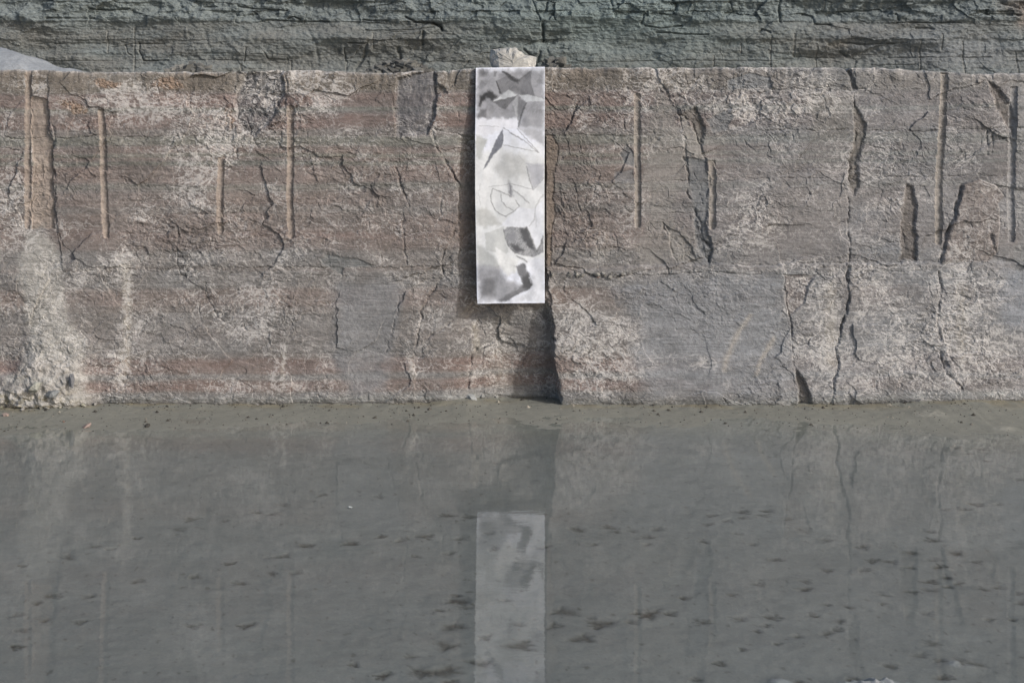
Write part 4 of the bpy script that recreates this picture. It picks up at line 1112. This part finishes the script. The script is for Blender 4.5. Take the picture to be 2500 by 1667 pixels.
for i in range(20):
    px = rs.uniform(-20, 235); py = 985 - rs.uniform(-8, 30) * max(0, 1 - px / 240) + rs.uniform(-3, 6)
    d = rs.uniform(.014, .045)
    g = rs.uniform(95, 150)
    o = hull_stone('rubble_stone', (d * rs.uniform(.9, 1.4), d, d * .7), 300 + i, alb(g, g * .98, g * rs.uniform(.86, .97)), npt=12)
    x = (px - 1250) * S * .985; hh = float(np.interp(x, MX, hf))
    y = -hh - rs.uniform(-.01, .10)
    o.location = (x, y, max(mud_z(x, y), 0) + d * .2)
    tag(o, 'small broken stone in the rubble at the left foot of the wall', 'stone', 'rubble stones at the left wall foot')
for i in range(26):
    px = rs.uniform(1340, 1525); py = 668 + (px - 1340) * .03 + rs.uniform(-7, 4)
    d = rs.uniform(.012, .034)
    g = rs.uniform(92, 140)
    col = alb(g, g * .98, g * .94) if i != 5 else alb(134, 112, 104)
    o = hull_stone('ledge_stone', (d * 1.3, d, d * .9), 500 + i, col, npt=12)
    o.location = ((px - 1250) * S, wall_y(px, py) - .004, ZC - (py - HOR) * S)
    tag(o, 'crumbled stone lodged on the bedding ledge right of the paper', 'stone', 'crumbled stones on the ledge')

# shore crumbs too small to count
rs = np.random.RandomState(77)
Vc, Fc, Cc = [], [], []
for i in range(900):
    px = rs.uniform(-40, 2540); u = rs.rand() ** 1.8
    x = (px - 1250) * S; hh = float(np.interp(x, MX, hf)); w_ = float(np.interp(x, MX, wl))
    y = -hh - .01 - u * w_ * 1.0
    z = mud_z(x, y)
    d = rs.uniform(.003, .008) * (1 + (rs.rand() < .08) * 1.2)
    b0 = len(Vc)
    a0 = rs.uniform(0, 6.28)
    for k in range(4):
        Vc.append((x + d * math.cos(a0 + k * 1.57) * rs.uniform(.7, 1.4), y + d * math.sin(a0 + k * 1.57) * rs.uniform(.6, 1.2), z - .002))
    Vc.append((x, y, z + d * rs.uniform(.5, .9)))
    g = rs.choice([55, 66, 80, 110, 140], p=[.35, .3, .2, .1, .05])
    Cc += [alb(g, g * .96, g * .88)] * 5
    for k in range(4):
        Fc.append((b0 + k, b0 + (k + 1) % 4, b0 + 4))
crumbs = mesh_from('shore_crumbs', np.array(Vc), np.array(Fc), MAT_STONE, np.array(Cc))
tag(crumbs, 'dark crumbs of rock scattered on the silt shore', 'gravel', None, 'stuff')

# rubble lying on the quarry floor before the cliff
def heap(name, label, px0, px1, py_top, yy, n, g0, g1, seed, dmin, dmax):
    r = np.random.RandomState(seed)
    Vc, Fc, Cc = [], [], []
    sc = S * (D + yy) / D
    for i in range(n):
        u = r.rand(); env = math.sin(math.pi * min(max(u, .02), .98)) ** .8
        px = px0 + (px1 - px0) * u
        hgt = r.rand() * env
        x = (px - 1250) * sc; z = ZC - .12 + hgt * ((HOR - py_top) * sc + .12); y = yy + r.uniform(-.4, .4) + .6 * hgt
        d = r.uniform(dmin, dmax)
        b0 = len(Vc); q = []
        for k in range(8):
            q.append(((k & 1) - .5, ((k >> 1) & 1) - .5, ((k >> 2) & 1) - .5))
        a0 = r.uniform(0, 3.1); ca, sa = math.cos(a0), math.sin(a0); e = r.uniform(.5, 1.3, 3)
        for (a, b, c) in q:
            a += r.uniform(-.25, .25); b += r.uniform(-.25, .25); c += r.uniform(-.25, .25)
            a, b, c = a * e[0], b * e[1], c * e[2] * .8
            Vc.append((x + d * (a * ca - b * sa), y + d * (a * sa + b * ca), z + d * (c + .3 * a)))
        for f in ((0, 2, 3, 1), (4, 5, 7, 6), (0, 1, 5, 4), (2, 6, 7, 3), (0, 4, 6, 2), (1, 3, 7, 5)):
            Fc.append(tuple(b0 + k for k in f))
        g = r.uniform(g0, g1); Cc += [alb(g, g * .99, g * .95)] * 8
    o = mesh_from(name, np.array(Vc), np.array(Fc), MAT_STONE, np.array(Cc))
    tag(o, label, 'rubble', None, 'stuff')
heap('rubble_heap', 'low dark rubble heap beyond the wall left of the paper', 900, 1045, 152, 16.0, 420, 70, 120, 1, .04, .16)
heap('rubble_heap', 'broken dark rock debris beyond the wall right of the weight stone', 1322, 1392, 146, 19.0, 110, 82, 112, 2, .06, .2)
heap('rubble_heap', 'low grey rubble line beyond the wall left of centre', 400, 520, 160, 17.0, 160, 80, 120, 3, .04, .14)
